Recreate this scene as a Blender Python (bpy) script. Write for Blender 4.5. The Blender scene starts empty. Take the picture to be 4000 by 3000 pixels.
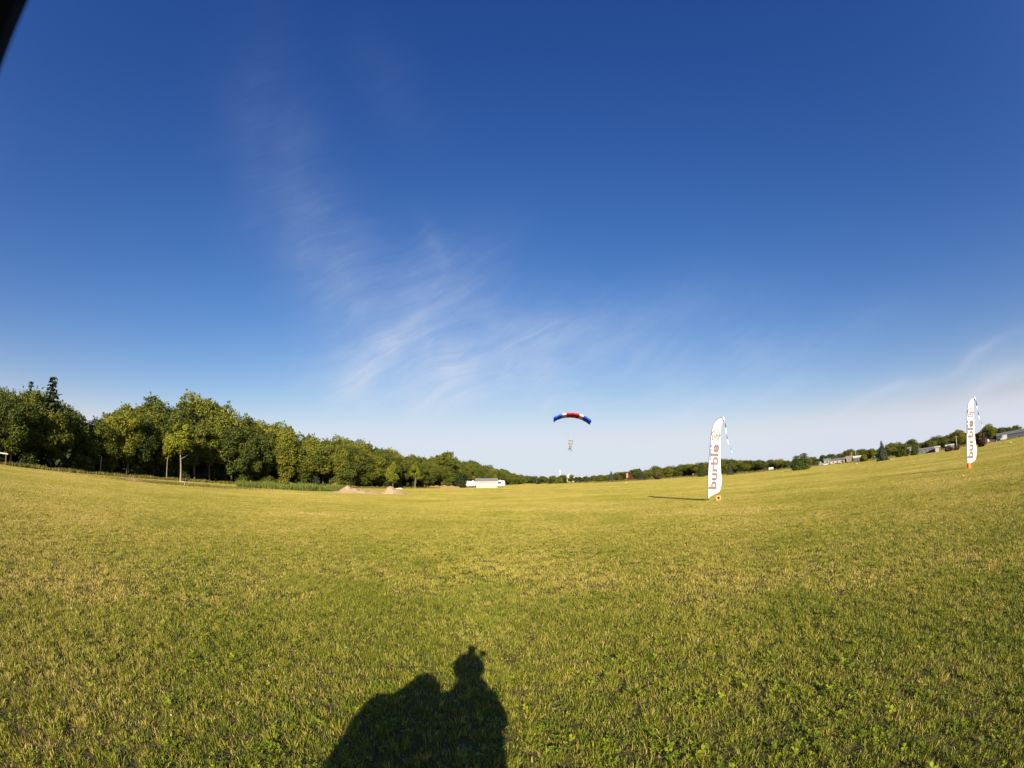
import bpy, bmesh, math, random
import numpy as np
from mathutils import Vector, Matrix

R = math.radians
scene = bpy.context.scene
COL = scene.collection

# ------------------------------------------------------------------ camera
CAM_Z = 1.75
PITCH, ROLL = R(11.75), R(-1.0)
cd = bpy.data.cameras.new('camera')
cam = bpy.data.objects.new('camera', cd)
COL.objects.link(cam)
scene.camera = cam
fw = Vector((0, math.cos(PITCH), math.sin(PITCH)))
up0 = Vector((0, -math.sin(PITCH), math.cos(PITCH)))
rt0 = Vector((1, 0, 0))
rt = rt0 * math.cos(ROLL) + up0 * math.sin(ROLL)
up = -rt0 * math.sin(ROLL) + up0 * math.cos(ROLL)
m3 = Matrix((rt, up, -fw)).transposed()
cam.matrix_world = Matrix.Translation((0, 0, CAM_Z)) @ m3.to_4x4()
cd.type = 'PANO'                              # wide action-camera lens: angle grows evenly with radius
cd.panorama_type = 'FISHEYE_LENS_POLYNOMIAL'
cd.sensor_width = 36.0
cd.sensor_fit = 'HORIZONTAL'
cd.fisheye_fov = R(200)
cd.fisheye_polynomial_k0 = 0.0
cd.fisheye_polynomial_k1 = -(2000.0 / 1869.0) / 18.0
cd.fisheye_polynomial_k2 = 0.0
cd.fisheye_polynomial_k3 = 0.0
cd.fisheye_polynomial_k4 = 0.0
cd.clip_start = 0.005
cd.clip_end = 20000
cd.dof.use_dof = True
cd.dof.focus_distance = 15.0
cd.dof.aperture_fstop = 55.0

# ------------------------------------------------------------------ sun and sky
SUN_EL = R(20.4)
SUN_AZ = R(180 - 4.4)                          # bearing from which the sun shines (behind the camera)
sun_dir = Vector((math.sin(SUN_AZ) * math.cos(SUN_EL), math.cos(SUN_AZ) * math.cos(SUN_EL), math.sin(SUN_EL)))
sd = bpy.data.lights.new('sun', 'SUN')
sd.energy = 5.0
sd.angle = R(0.53)
sd.color = (1.0, 0.87, 0.66)
sun = bpy.data.objects.new('sun', sd)
COL.objects.link(sun)
sun.rotation_euler = sun_dir.to_track_quat('Z', 'Y').to_euler()

world = bpy.data.worlds.new('World')
scene.world = world
world.use_nodes = True
wn, wl = world.node_tree.nodes, world.node_tree.links
wn.clear()


def W(kind, **kw):
    n = wn.new(kind)
    for k, v in kw.items():
        setattr(n, k, v)
    return n


def wmath(op, a, b=None, c=None, clamp=False):
    n = W('ShaderNodeMath', operation=op, use_clamp=clamp)
    for i, v in enumerate((a, b, c)):
        if v is None:
            continue
        if isinstance(v, (int, float)):
            n.inputs[i].default_value = v
        else:
            wl.new(v, n.inputs[i])
    return n.outputs[0]


sky = W('ShaderNodeTexSky', sky_type='NISHITA')
sky.sun_disc = False
sky.sun_elevation = SUN_EL
sky.sun_rotation = SUN_AZ
sky.altitude = 200
sky.air_density = 1.0
sky.dust_density = 0.6
sky.ozone_density = 3.0
hsv = W('ShaderNodeHueSaturation')
hsv.inputs['Saturation'].default_value = 1.22
wl.new(sky.outputs[0], hsv.inputs['Color'])
ssep = W('ShaderNodeSeparateColor')
wl.new(hsv.outputs[0], ssep.inputs[0])
scmb = W('ShaderNodeCombineColor')
chan_ = []
for i_, (gain_, gam_, cap_) in enumerate(((2.75, 1.25, 0.352), (1.49, 1.13, 0.388), (1.166, 0.80, 0.445))):   # clear, dry air: deeper blue overhead
    x_ = wmath('POWER', wmath('MULTIPLY', ssep.outputs[i_], 0.095), gam_)
    x_ = wmath('SMOOTH_MIN', wmath('MULTIPLY', x_, gain_ / 2), cap_, 0.16)
    chan_.append(x_)
chan_[1] = wmath('MAXIMUM', chan_[1], wmath('MULTIPLY', chan_[0], 1.05))
chan_[2] = wmath('MAXIMUM', chan_[2], wmath('MULTIPLY', chan_[0], 1.19))      # no orange at the horizon: the air stays clean
for i_ in range(3):
    wl.new(wmath('MULTIPLY', chan_[i_], 1 / 0.1), scmb.inputs[i_])
bg = W('ShaderNodeBackground')
bg.inputs['Strength'].default_value = 0.10
wl.new(scmb.outputs[0], bg.inputs['Color'])
# cirrus: fibrous noise gathered in a few veils, all in sky bearings and elevations
tc = W('ShaderNodeTexCoord')
sx = W('ShaderNodeSeparateXYZ')
wl.new(tc.outputs['Generated'], sx.inputs[0])
azn = wmath('MULTIPLY', wmath('ARCTAN2', sx.outputs[0], sx.outputs[1]), 180 / math.pi)
eln = wmath('MULTIPLY', wmath('ARCSINE', sx.outputs[2]), 180 / math.pi)
wob = W('ShaderNodeTexNoise')
wob.inputs['Scale'].default_value = 5.0
wob.inputs['Detail'].default_value = 2.0
wl.new(tc.outputs['Generated'], wob.inputs['Vector'])
wsep = W('ShaderNodeSeparateColor')
wl.new(wob.outputs['Color'], wsep.inputs[0])
azw = wmath('ADD', azn, wmath('MULTIPLY', wmath('SUBTRACT', wsep.outputs[0], 0.5), 6.0))
elw = wmath('ADD', eln, wmath('MULTIPLY', wmath('SUBTRACT', wsep.outputs[1], 0.5), 5.0))
# centre bearing, centre elevation, angle of long axis, long and short half-width (deg), weight
VEILS = [(-31, 33, -50, 15, 5.5, 0.09), (-21, 23, -42, 8, 6.0, 0.11), (-11, 18.5, 25, 10, 7.0, 0.27), (-17, 14.0, 42, 5, 1.6, 0.40),
         (2, 15.0, 8, 19, 4.0, 0.32), (-11, 9.5, 10, 12, 6.0, 0.36), (-14, 7.4, 32, 5, 1.0, 0.26), (14, 9.0, 6, 18, 3.6, 0.26), (24, 7.5, 9, 10, 1.0, 0.22),
         (50, 5.0, 7, 18, 2.4, 0.20), (47, 6.8, 10, 13, 0.55, 0.30), (57, 5.2, 9, 10, 0.6, 0.30), (22, 5.8, 7, 9, 0.5, 0.25), (-10.5, 28, -70, 3.5, 1.2, 0.07), (-20, 47, -40, 9, 3.5, 0.025), (36, 13, 8, 12, 2.0, 0.06),
         (-120, 20, 10, 25, 6, 0.25), (130, 25, -10, 25, 6, 0.25)]
tot = None
for (a0, e0, ang, su, sv, wt) in VEILS:
    ca, sa = math.cos(R(ang)), math.sin(R(ang))
    dx = wmath('SUBTRACT', azw, a0)
    dy = wmath('SUBTRACT', elw, e0)
    u = wmath('ADD', wmath('MULTIPLY', dx, ca / su), wmath('MULTIPLY', dy, sa / su))
    v = wmath('ADD', wmath('MULTIPLY', dx, -sa / sv), wmath('MULTIPLY', dy, ca / sv))
    q = wmath('ADD', wmath('MULTIPLY', u, u), wmath('MULTIPLY', v, v))
    gss = wmath('MULTIPLY', wmath('POWER', 2.718, wmath('MULTIPLY', q, -0.8)), wt)
    tot = gss if tot is None else wmath('ADD', tot, gss)
cmb = W('ShaderNodeCombineXYZ')
wl.new(wmath('ADD', wmath('MULTIPLY', azw, 0.05), wmath('MULTIPLY', elw, -0.05)), cmb.inputs[0])
wl.new(wmath('ADD', wmath('MULTIPLY', elw, 0.15), wmath('MULTIPLY', azw, -0.055)), cmb.inputs[1])
fib = W('ShaderNodeTexNoise')
fib.inputs['Scale'].default_value = 3.6
fib.inputs['Detail'].default_value = 14.0
fib.inputs['Roughness'].default_value = 0.70
fib.inputs['Distortion'].default_value = 0.5
wl.new(cmb.outputs[0], fib.inputs['Vector'])
fibv = W('ShaderNodeMapRange')
fibv.inputs['From Min'].default_value = 0.34
fibv.inputs['From Max'].default_value = 0.72
fibv.inputs['To Min'].default_value = 0.50
fibv.inputs['To Max'].default_value = 1.05
wl.new(fib.outputs[0], fibv.inputs[0])
lump = W('ShaderNodeTexNoise')
lump.inputs['Scale'].default_value = 9.0
lump.inputs['Detail'].default_value = 5.0
wl.new(tc.outputs['Generated'], lump.inputs['Vector'])
dens = wmath('MULTIPLY', wmath('MULTIPLY', tot, fibv.outputs[0]), wmath('ADD', wmath('MULTIPLY', lump.outputs[0], 1.8), 0.05))
dens = wmath('MINIMUM', dens, 0.8)
cbg = W('ShaderNodeBackground')
cbg.inputs['Color'].default_value = (0.70, 0.76, 0.90, 1)
cbg.inputs['Strength'].default_value = 0.48
mixw = W('ShaderNodeMixShader')
wl.new(dens, mixw.inputs[0])
wl.new(bg.outputs[0], mixw.inputs[1])
wl.new(cbg.outputs[0], mixw.inputs[2])
wo = W('ShaderNodeOutputWorld')
wl.new(mixw.outputs[0], wo.inputs[0])

scene.view_settings.view_transform = 'Standard'
scene.view_settings.look = 'None'
scene.view_settings.exposure = 1.0
scene.view_settings.gamma = 1.0
scene.view_settings.use_curve_mapping = False
scene.render.engine = 'CYCLES'
scene.cycles.max_bounces = 6
scene.cycles.transparent_max_bounces = 8
scene.cycles.diffuse_bounces = 3
scene.cycles.use_denoising = True

rng = np.random.default_rng(7)
random.seed(7)


def bearing(px):
    """photo column (0..4000) to compass bearing in degrees, 0 = straight ahead"""
    return (px - 2007.0) / 32.8


def pol(b, d, z=0.0):
    return Vector((math.sin(R(b)) * d, math.cos(R(b)) * d, z))


# ------------------------------------------------------------------ materials
MATS = {}


def new_mat(name):
    m = bpy.data.materials.new(name)
    m.use_nodes = True
    m.node_tree.nodes.clear()
    return m, m.node_tree.nodes, m.node_tree.links


def mat(name, col, rough=0.7, noise=0.0, nscale=4.0, metal=0.0, bump=0.0, spec=0.3, trans=0.0):
    if name in MATS:
        return MATS[name]
    m, n, l = new_mat(name)
    out = n.new('ShaderNodeOutputMaterial')
    p = n.new('ShaderNodeBsdfPrincipled')
    p.inputs['Base Color'].default_value = (*col, 1)
    p.inputs['Roughness'].default_value = rough
    p.inputs['Metallic'].default_value = metal
    p.inputs['Specular IOR Level'].default_value = spec
    if noise or bump:
        tcn = n.new('ShaderNodeTexCoord')
        nt = n.new('ShaderNodeTexNoise')
        nt.inputs['Scale'].default_value = nscale
        nt.inputs['Detail'].default_value = 6
        l.new(tcn.outputs['Object'], nt.inputs['Vector'])
        if noise:
            mr = n.new('ShaderNodeMapRange')
            mr.inputs['From Min'].default_value = 0.25
            mr.inputs['From Max'].default_value = 0.75
            mr.inputs['To Min'].default_value = 1 - noise
            mr.inputs['To Max'].default_value = 1 + noise
            l.new(nt.outputs[0], mr.inputs[0])
            vm = n.new('ShaderNodeVectorMath')
            vm.operation = 'SCALE'
            vm.inputs[0].default_value = col
            l.new(mr.outputs[0], vm.inputs['Scale'])
            l.new(vm.outputs[0], p.inputs['Base Color'])
        if bump:
            b = n.new('ShaderNodeBump')
            b.inputs['Strength'].default_value = bump
            b.inputs['Distance'].default_value = 0.05
            l.new(nt.outputs[0], b.inputs['Height'])
            l.new(b.outputs[0], p.inputs['Normal'])
    sh = p.outputs[0]
    if trans:
        t = n.new('ShaderNodeBsdfTranslucent')
        t.inputs['Color'].default_value = (*col, 1)
        mx = n.new('ShaderNodeMixShader')
        mx.inputs[0].default_value = trans
        l.new(sh, mx.inputs[1])
        l.new(t.outputs[0], mx.inputs[2])
        sh = mx.outputs[0]
    l.new(sh, out.inputs[0])
    MATS[name] = m
    return m


def leaf_mat(name, stops, attr='c', pos_noise=None, obj_var=0.0, trans=0.35, gain=1.0, rough=0.6, spec=0.25):
    """colour ramp over a per-leaf attribute, shifted by slow patches on the ground and from plant to plant"""
    m, n, l = new_mat(name)
    out = n.new('ShaderNodeOutputMaterial')
    at = n.new('ShaderNodeAttribute')
    at.attribute_name = attr
    val = at.outputs['Fac']

    def mth(op, a, b):
        x = n.new('ShaderNodeMath')
        x.operation = op
        for i, v in enumerate((a, b)):
            if isinstance(v, (int, float)):
                x.inputs[i].default_value = v
            else:
                l.new(v, x.inputs[i])
        return x.outputs[0]
    if pos_noise:
        g = n.new('ShaderNodeNewGeometry')
        for sc, amt in pos_noise:
            t = n.new('ShaderNodeTexNoise')
            t.inputs['Scale'].default_value = sc
            t.inputs['Detail'].default_value = 3
            l.new(g.outputs['Position'], t.inputs['Vector'])
            val = mth('ADD', val, mth('MULTIPLY', mth('SUBTRACT', t.outputs[0], 0.5), amt))
    if obj_var:
        oi = n.new('ShaderNodeObjectInfo')
        val = mth('ADD', val, mth('MULTIPLY', mth('SUBTRACT', oi.outputs['Random'], 0.5), obj_var))
    cr = n.new('ShaderNodeValToRGB')
    el = cr.color_ramp.elements
    while len(el) < len(stops):
        el.new(0.5)
    for e, (p, c) in zip(el, stops):
        e.position = p
        e.color = (c[0] * gain, c[1] * gain, c[2] * gain, 1)
    l.new(val, cr.inputs[0])
    p = n.new('ShaderNodeBsdfPrincipled')
    p.inputs['Roughness'].default_value = rough
    p.inputs['Specular IOR Level'].default_value = spec
    l.new(cr.outputs[0], p.inputs['Base Color'])
    t = n.new('ShaderNodeBsdfTranslucent')
    l.new(cr.outputs[0], t.inputs['Color'])
    mx = n.new('ShaderNodeMixShader')
    mx.inputs[0].default_value = trans
    l.new(p.outputs[0], mx.inputs[1])
    l.new(t.outputs[0], mx.inputs[2])
    l.new(mx.outputs[0], out.inputs[0])
    MATS[name] = m
    return m


# ------------------------------------------------------------------ helpers
def tag(o, label, cat, group=None):
    o['label'] = label
    o['category'] = cat
    if group:
        o['group'] = group
    return o


def thing(name, label, cat, loc=(0, 0, 0), rz=0.0, group=None):
    o = bpy.data.objects.new(name, None)
    o.empty_display_size = 0.3
    COL.objects.link(o)
    o.location = loc
    o.rotation_euler = (0, 0, rz)
    return tag(o, label, cat, group)


class MB:
    def __init__(self):
        self.v, self.f, self.m = [], [], []

    def add(self, vs, fs, mi=0):
        o = len(self.v)
        self.v += [tuple(x) for x in vs]
        self.f += [tuple(o + i for i in f) for f in fs]
        self.m += [mi] * len(fs)
        return self

    def box(self, c, s, mi=0, rot=None):
        vs = []
        for dx in (-.5, .5):
            for dy in (-.5, .5):
                for dz in (-.5, .5):
                    p = Vector((dx * s[0], dy * s[1], dz * s[2]))
                    if rot:
                        p = rot @ p
                    vs.append(p + Vector(c))
        return self.add(vs, [(0, 1, 3, 2), (4, 6, 7, 5), (0, 4, 5, 1), (2, 3, 7, 6), (0, 2, 6, 4), (1, 5, 7, 3)], mi)

    def tube(self, pts, rad, n=8, mi=0, caps=True):
        pts = [Vector(p) for p in pts]
        if not isinstance(rad, (list, tuple)):
            rad = [rad] * len(pts)
        vs, fs = [], []
        for i, p in enumerate(pts):
            d = (pts[min(i + 1, len(pts) - 1)] - pts[max(i - 1, 0)]).normalized()
            a = d.cross(Vector((0, 1, 0.13)))
            if a.length < 1e-3:
                a = d.cross(Vector((1, 0, 0)))
            a.normalize()
            b = d.cross(a)
            for k in range(n):
                t = 2 * math.pi * k / n
                vs.append(p + (a * math.cos(t) + b * math.sin(t)) * rad[i])
        for i in range(len(pts) - 1):
            for k in range(n):
                k2 = (k + 1) % n
                fs.append((i * n + k, i * n + k2, (i + 1) * n + k2, (i + 1) * n + k))
        if caps:
            fs.append(tuple(range(n))[::-1])
            fs.append(tuple((len(pts) - 1) * n + k for k in range(n)))
        return self.add(vs, fs, mi)

    def prism(self, poly, a0, a1, axis='y', mi=0):
        n = len(poly)
        def mk(p, t):
            return (p[0], t, p[1]) if axis == 'y' else (t, p[0], p[1])
        vs = [mk(p, a0) for p in poly] + [mk(p, a1) for p in poly]
        fs = [tuple(range(n)), tuple(range(2 * n - 1, n - 1, -1))]
        fs += [(i, i + n, (i + 1) % n + n, (i + 1) % n) for i in range(n)]
        return self.add(vs, fs, mi)

    def build(self, name, mats, parent=None, smooth=False, bevel=0.0):
        me = bpy.data.meshes.new(name)
        me.from_pydata(self.v, [], self.f)
        if not isinstance(mats, (list, tuple)):
            mats = [mats]
        for mm in mats:
            me.materials.append(mm)
        me.polygons.foreach_set('material_index', self.m)
        bm = bmesh.new()
        bm.from_mesh(me)
        bmesh.ops.recalc_face_normals(bm, faces=bm.faces)
        bm.to_mesh(me)
        bm.free()
        if smooth:
            me.polygons.foreach_set('use_smooth', [True] * len(me.polygons))
        o = bpy.data.objects.new(name, me)
        COL.objects.link(o)
        if parent:
            o.parent = parent
        if bevel:
            b = o.modifiers.new('bevel', 'BEVEL')
            b.width = bevel
            b.segments = 2
            b.limit_method = 'ANGLE'
        return o


def np_mesh(name, V, F, attr=None, material=None, smooth=False):
    """V (n,3), F (m,k) or list of such arrays; attr = per-face floats stored as 'c'"""
    me = bpy.data.meshes.new(name)
    Fs = F if isinstance(F, list) else [F]
    nf = sum(len(a) for a in Fs)
    nl = sum(a.size for a in Fs)
    me.vertices.add(len(V))
    me.vertices.foreach_set('co', np.asarray(V, np.float32).ravel())
    me.loops.add(nl)
    me.loops.foreach_set('vertex_index', np.concatenate([a.ravel() for a in Fs]).astype(np.int32))
    me.polygons.add(nf)
    cnt = np.concatenate([np.full(len(a), a.shape[1]) for a in Fs])
    st = np.concatenate([[0], np.cumsum(cnt)[:-1]]).astype(np.int32)
    me.polygons.foreach_set('loop_start', st)
    me.update(calc_edges=True)
    if attr is not None:
        a = me.attributes.new('c', 'FLOAT', 'FACE')
        a.data.foreach_set('value', np.asarray(attr, np.float32))
    if smooth:
        me.polygons.foreach_set('use_smooth', np.ones(nf, bool))
    if material:
        me.materials.append(material)
    me.validate()
    return me


def obj(name, me, parent=None, loc=None):
    o = bpy.data.objects.new(name, me)
    COL.objects.link(o)
    if parent:
        o.parent = parent
    if loc is not None:
        o.location = loc
    return o


def copy_tree(root):
    r = root.copy()
    COL.objects.link(r)
    for ch in root.children:
        c = ch.copy()
        COL.objects.link(c)
        c.parent = r
        for g in ch.children:
            d = g.copy()
            COL.objects.link(d)
            d.parent = c
    return r


# ------------------------------------------------------------------ ground
def ground_mat():
    m, n, l = new_mat('ground_turf')
    out = n.new('ShaderNodeOutputMaterial')
    p = n.new('ShaderNodeBsdfPrincipled')
    p.inputs['Roughness'].default_value = 0.95
    p.inputs['Specular IOR Level'].default_value = 0.05
    g = n.new('ShaderNodeNewGeometry')
    t = n.new('ShaderNodeTexNoise')
    t.inputs['Scale'].default_value = 0.35
    t.inputs['Detail'].default_value = 10
    l.new(g.outputs['Position'], t.inputs['Vector'])
    cr = n.new('ShaderNodeValToRGB')
    e = cr.color_ramp.elements
    e[0].position, e[0].color = 0.3, (0.060, 0.055, 0.018, 1)
    e[1].position, e[1].color = 0.7, (0.13, 0.105, 0.040, 1)
    l.new(t.outputs[0], cr.inputs[0])
    l.new(cr.outputs[0], p.inputs['Base Color'])
    t2 = n.new('ShaderNodeTexNoise')
    t2.inputs['Scale'].default_value = 18.0
    t2.inputs['Detail'].default_value = 6
    l.new(g.outputs['Position'], t2.inputs['Vector'])
    b = n.new('ShaderNodeBump')
    b.inputs['Strength'].default_value = 1.0
    b.inputs['Distance'].default_value = 0.04
    l.new(t2.outputs[0], b.inputs['Height'])
    l.new(b.outputs[0], p.inputs['Normal'])
    l.new(p.outputs[0], out.inputs[0])
    return m


rings = [0, 3, 8, 20, 50, 100, 200, 400, 800, 1600, 4000, 9000]
NS = 72
gv, gf = [(0, 0, 0)], []
for r_ in rings[1:]:
    for k in range(NS):
        a = 2 * math.pi * k / NS
        gv.append((r_ * math.sin(a), r_ * math.cos(a), 0.0))
for k in range(NS):
    gf.append((0, 1 + (k + 1) % NS, 1 + k))
for i in range(len(rings) - 2):
    for k in range(NS):
        a, b = 1 + i * NS + k, 1 + i * NS + (k + 1) % NS
        gf.append((a, b, b + NS, a + NS))
gme = bpy.data.meshes.new('ground')
gme.from_pydata(gv, [], gf)
gme.materials.append(ground_mat())
ground = obj('ground', gme)
ground['kind'] = 'structure'

# ------------------------------------------------------------------ grass
GRASS_STOPS = [(0.0, (0.105, 0.160, 0.010)), (0.36, (0.225, 0.245, 0.017)), (0.64, (0.42, 0.350, 0.062)), (1.0, (0.64, 0.47, 0.175))]
M_GRASS = leaf_mat('grass_blades', GRASS_STOPS, pos_noise=[(0.05, 0.55), (0.16, 0.6), (0.7, 0.45), (3.0, 0.3)], trans=0.30, rough=0.5, spec=0.3)


def blades(root, h, w, az, lean, laz, c):
    """5-vertex blades: a quad and a tip triangle"""
    n = len(h)
    d = np.stack([np.cos(az), np.sin(az), np.zeros(n)], 1) * (w / 2)[:, None]
    ld = np.stack([np.cos(laz), np.sin(laz), np.zeros(n)], 1)
    mid = root + ld * (lean * h * 0.35)[:, None]
    mid[:, 2] += h * 0.6
    tip = root + ld * (lean * h)[:, None]
    tip[:, 2] += h * np.sqrt(np.maximum(0.15, 1 - 0.6 * lean ** 2))
    V = np.stack([root - d, root + d, mid + d * 0.85, mid - d * 0.85, tip], 1).reshape(-1, 3)
    i = np.arange(n)[:, None] * 5
    return V, [i + np.array([[0, 1, 2, 3]]), i + np.array([[3, 2, 4]])], np.concatenate([c, c])


def grass_tile(name, size, dens, hmin, hmax, wmin, wmax, tufts, seed):
    g = np.random.default_rng(seed)
    n = int(dens * size * size)
    nt = int(tufts * size * size)
    root = np.zeros((n, 3))
    root[:, :2] = (g.random((n, 2)) - 0.5) * size * 1.04
    lean = g.random(n) * 1.0
    laz = g.random(n) * 2 * np.pi
    c = np.clip(g.normal(0.37 if size < 0.9 else 0.50 if size < 2 else 0.57, 0.20, n), 0, 1)
    h = hmin + (hmax - hmin) * g.random(n) ** 1.4
    if nt:
        tc_ = (g.random((nt, 2)) - 0.5) * size
        th = 0.60 + 1.0 * g.random(nt) ** 1.5
        tcol = g.normal(0, 0.13, nt)
        k = g.integers(0, nt, n)
        use = g.random(n) < 0.62
        off = g.normal(0, 0.022, (n, 2)) * (1 if size < 0.9 else 1.6)
        root[use, :2] = (tc_[k] + off)[use]
        laz[use] = np.arctan2(off[:, 1], off[:, 0])[use] + g.normal(0, 0.5, n)[use]
        h = np.where(use, h * th[k], h * 0.8)
        c = np.where(use, np.clip(c + tcol[k], 0, 1), c)
    if size < 2:                                   # small bare hollows between the tufts
        for _ in range(int(11 * size * size)):
            hc = (g.random(2) - 0.5) * size
            far_ = np.hypot(root[:, 0] - hc[0], (root[:, 1] - hc[1])) > 0.018 + 0.035 * g.random()
            root, lean, laz, c, h = root[far_], lean[far_], laz[far_], c[far_], h[far_]
        n = len(h)
    straw = g.random(n) < (0.06 if size < 2 else 0.10)
    c[straw] = 0.8 + 0.2 * g.random(straw.sum())
    w = wmin + (wmax - wmin) * g.random(n)
    V, F, cc = blades(root, h, w, g.random(n) * np.pi, lean, laz, c)
    me = np_mesh(name, V, F, cc, M_GRASS)
    return bpy.data.objects.new(name, me)


LODS = [  # tile size, blades per m2, height, width, tufts per m2, variants
    (0.5, 7000, 0.022, 0.060, 0.0028, 0.0052, 150, 5),
    (1.0, 3600, 0.022, 0.058, 0.0040, 0.0068, 70, 4),
    (3.0, 850, 0.024, 0.060, 0.008, 0.015, 0, 4),
    (12.0, 85, 0.028, 0.068, 0.032, 0.055, 0, 3)]
tile_coll = bpy.data.collections.new('grass_tiles')
tile_index = []
ti = 0
for li, (sz, dn, h0, h1, w0, w1, tf, nv) in enumerate(LODS):
    ids = []
    for k in range(nv):
        tile_coll.objects.link(grass_tile('tile_%02d' % ti, sz, dn, h0, h1, w0, w1, tf, 100 + ti))
        ids.append(ti)
        ti += 1
    tile_index.append(ids)

LIM = [7.0, 24.0, 75.0, 520.0]
pts, pidx, prot = [], [], []


def subdivide(x, y, size, li):
    d = math.hypot(x, y)
    b = abs(math.degrees(math.atan2(x, y)))
    half = size * 0.71
    if d > 14 and b > 78 + math.degrees(half / max(d, 1)):
        return
    if li > 0 and d - half * 0.6 < LIM[li - 1] * (0.85 + 0.3 * random.random()):
        k = {3: 4, 2: 3, 1: 2}[li]
        s = size / k
        for i in range(k):
            for j in range(k):
                subdivide(x + (i - (k - 1) / 2) * s, y + (j - (k - 1) / 2) * s, s, li - 1)
        return
    pts.append((x, y, 0.0))
    pidx.append(random.choice(tile_index[li]))
    prot.append(random.randrange(4) * math.pi / 2)


NT = 43
for i in range(-NT, NT + 1):
    for j in range(-2, NT + 1):
        if math.hypot(i * 12, j * 12) < 500:
            subdivide(i * 12.0, j * 12.0, 12.0, 3)


def scatter(name, pts, idx, rot, coll, scale=None, label=None, cat=None):
    """one object: points that carry plants, set out with geometry nodes"""
    me = bpy.data.meshes.new(name)
    me.from_pydata([tuple(p) for p in pts], [], [])
    for an, ty, va in (('idx', 'INT', idx), ('rot', 'FLOAT', rot), ('scl', 'FLOAT', scale if scale is not None else [1.0] * len(pts))):
        a = me.attributes.new(an, ty, 'POINT')
        a.data.foreach_set('value', va)
    o = obj(name, me)
    o['kind'] = 'stuff'
    if label:
        o['label'] = label
        o['category'] = cat
    ng = bpy.data.node_groups.new(name + '_scatter', 'GeometryNodeTree')
    ng.interface.new_socket('Geometry', in_out='INPUT', socket_type='NodeSocketGeometry')
    ng.interface.new_socket('Geometry', in_out='OUTPUT', socket_type='NodeSocketGeometry')
    N, L = ng.nodes, ng.links
    gi, go = N.new('NodeGroupInput'), N.new('NodeGroupOutput')
    ci = N.new('GeometryNodeCollectionInfo')
    ci.inputs['Collection'].default_value = coll
    ci.inputs['Separate Children'].default_value = True
    ci.inputs['Reset Children'].default_value = True
    ip = N.new('GeometryNodeInstanceOnPoints')
    ip.inputs['Pick Instance'].default_value = True

    def named(nm, ty):
        x = N.new('GeometryNodeInputNamedAttribute')
        x.data_type = ty
        x.inputs['Name'].default_value = nm
        return x.outputs['Attribute']
    cx = N.new('ShaderNodeCombineXYZ')
    L.new(named('rot', 'FLOAT'), cx.inputs[2])
    L.new(gi.outputs[0], ip.inputs['Points'])
    L.new(ci.outputs[0], ip.inputs['Instance'])
    L.new(named('idx', 'INT'), ip.inputs['Instance Index'])
    L.new(cx.outputs[0], ip.inputs['Rotation'])
    L.new(named('scl', 'FLOAT'), ip.inputs['Scale'])
    L.new(ip.outputs[0], go.inputs[0])
    md = o.modifiers.new('scatter', 'NODES')
    md.node_group = ng
    return o


scatter('grass', pts, pidx, prot, tile_coll, label='mown yellow-green grass covering the whole field', cat='grass')

# clover: three-leaved sprigs in patches, a few white flower heads
M_CLOVER = leaf_mat('clover_leaves', [(0.0, (0.105, 0.150, 0.007)), (0.5, (0.175, 0.225, 0.009)), (1.0, (0.27, 0.31, 0.014))], trans=0.3, rough=0.45, spec=0.35)
M_FLOWER = mat('clover_flower_white', (0.40, 0.37, 0.29), 0.8)
clover_coll = bpy.data.collections.new('clover_sprigs')
for s in range(6):
    g = np.random.default_rng(300 + s)
    V, F, C = [], [], []
    for k in range(5 + 2 * s):
        a, rr = g.random() * 6.28, 0.075 * math.sqrt(g.random())
        hx = np.array([rr * 1.5 * math.cos(a), rr * 1.5 * math.sin(a), 0.022 + 0.036 * g.random()])
        lw = 0.007 + 0.008 * g.random()
        a0 = g.random() * 6.28
        tl = g.normal(0, 0.4, 2)
        cv = g.random()
        for t in range(3):
            b = a0 + t * 2.094
            dr = np.array([math.cos(b), math.sin(b), 0.0])
            sd_ = np.array([-math.sin(b), math.cos(b), 0.0])
            pl = [0 * dr, dr * lw * 0.9 + sd_ * lw * 0.75, dr * lw * 1.75 + sd_ * lw * 0.55, dr * lw * 1.6, dr * lw * 1.75 - sd_ * lw * 0.55, dr * lw * 0.9 - sd_ * lw * 0.75]
            o0 = len(V)
            for q in pl:
                q = q + hx
                q[2] += (q[0] - hx[0]) * tl[0] + (q[1] - hx[1]) * tl[1] + np.linalg.norm(q[:2] - hx[:2]) * 0.25
                V.append(q)
            F.append([o0, o0 + 1, o0 + 2, o0 + 3])
            F.append([o0, o0 + 3, o0 + 4, o0 + 5])
            C += [cv, min(1, cv + 0.1)]
    clover_coll.objects.link(bpy.data.objects.new('sprig_%d' % s, np_mesh('sprig_%d' % s, np.array(V), np.array(F), C, M_CLOVER)))


def patch_value(x, y):
    v = (math.sin(x * 0.55 + 1.3) * math.sin(y * 0.62 + 0.4) + 0.6 * math.sin(x * 1.3 + y * 0.9 + 2.0) + 0.5 * math.sin(x * 0.23 - y * 0.31 + 4.0))
    return v


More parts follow.
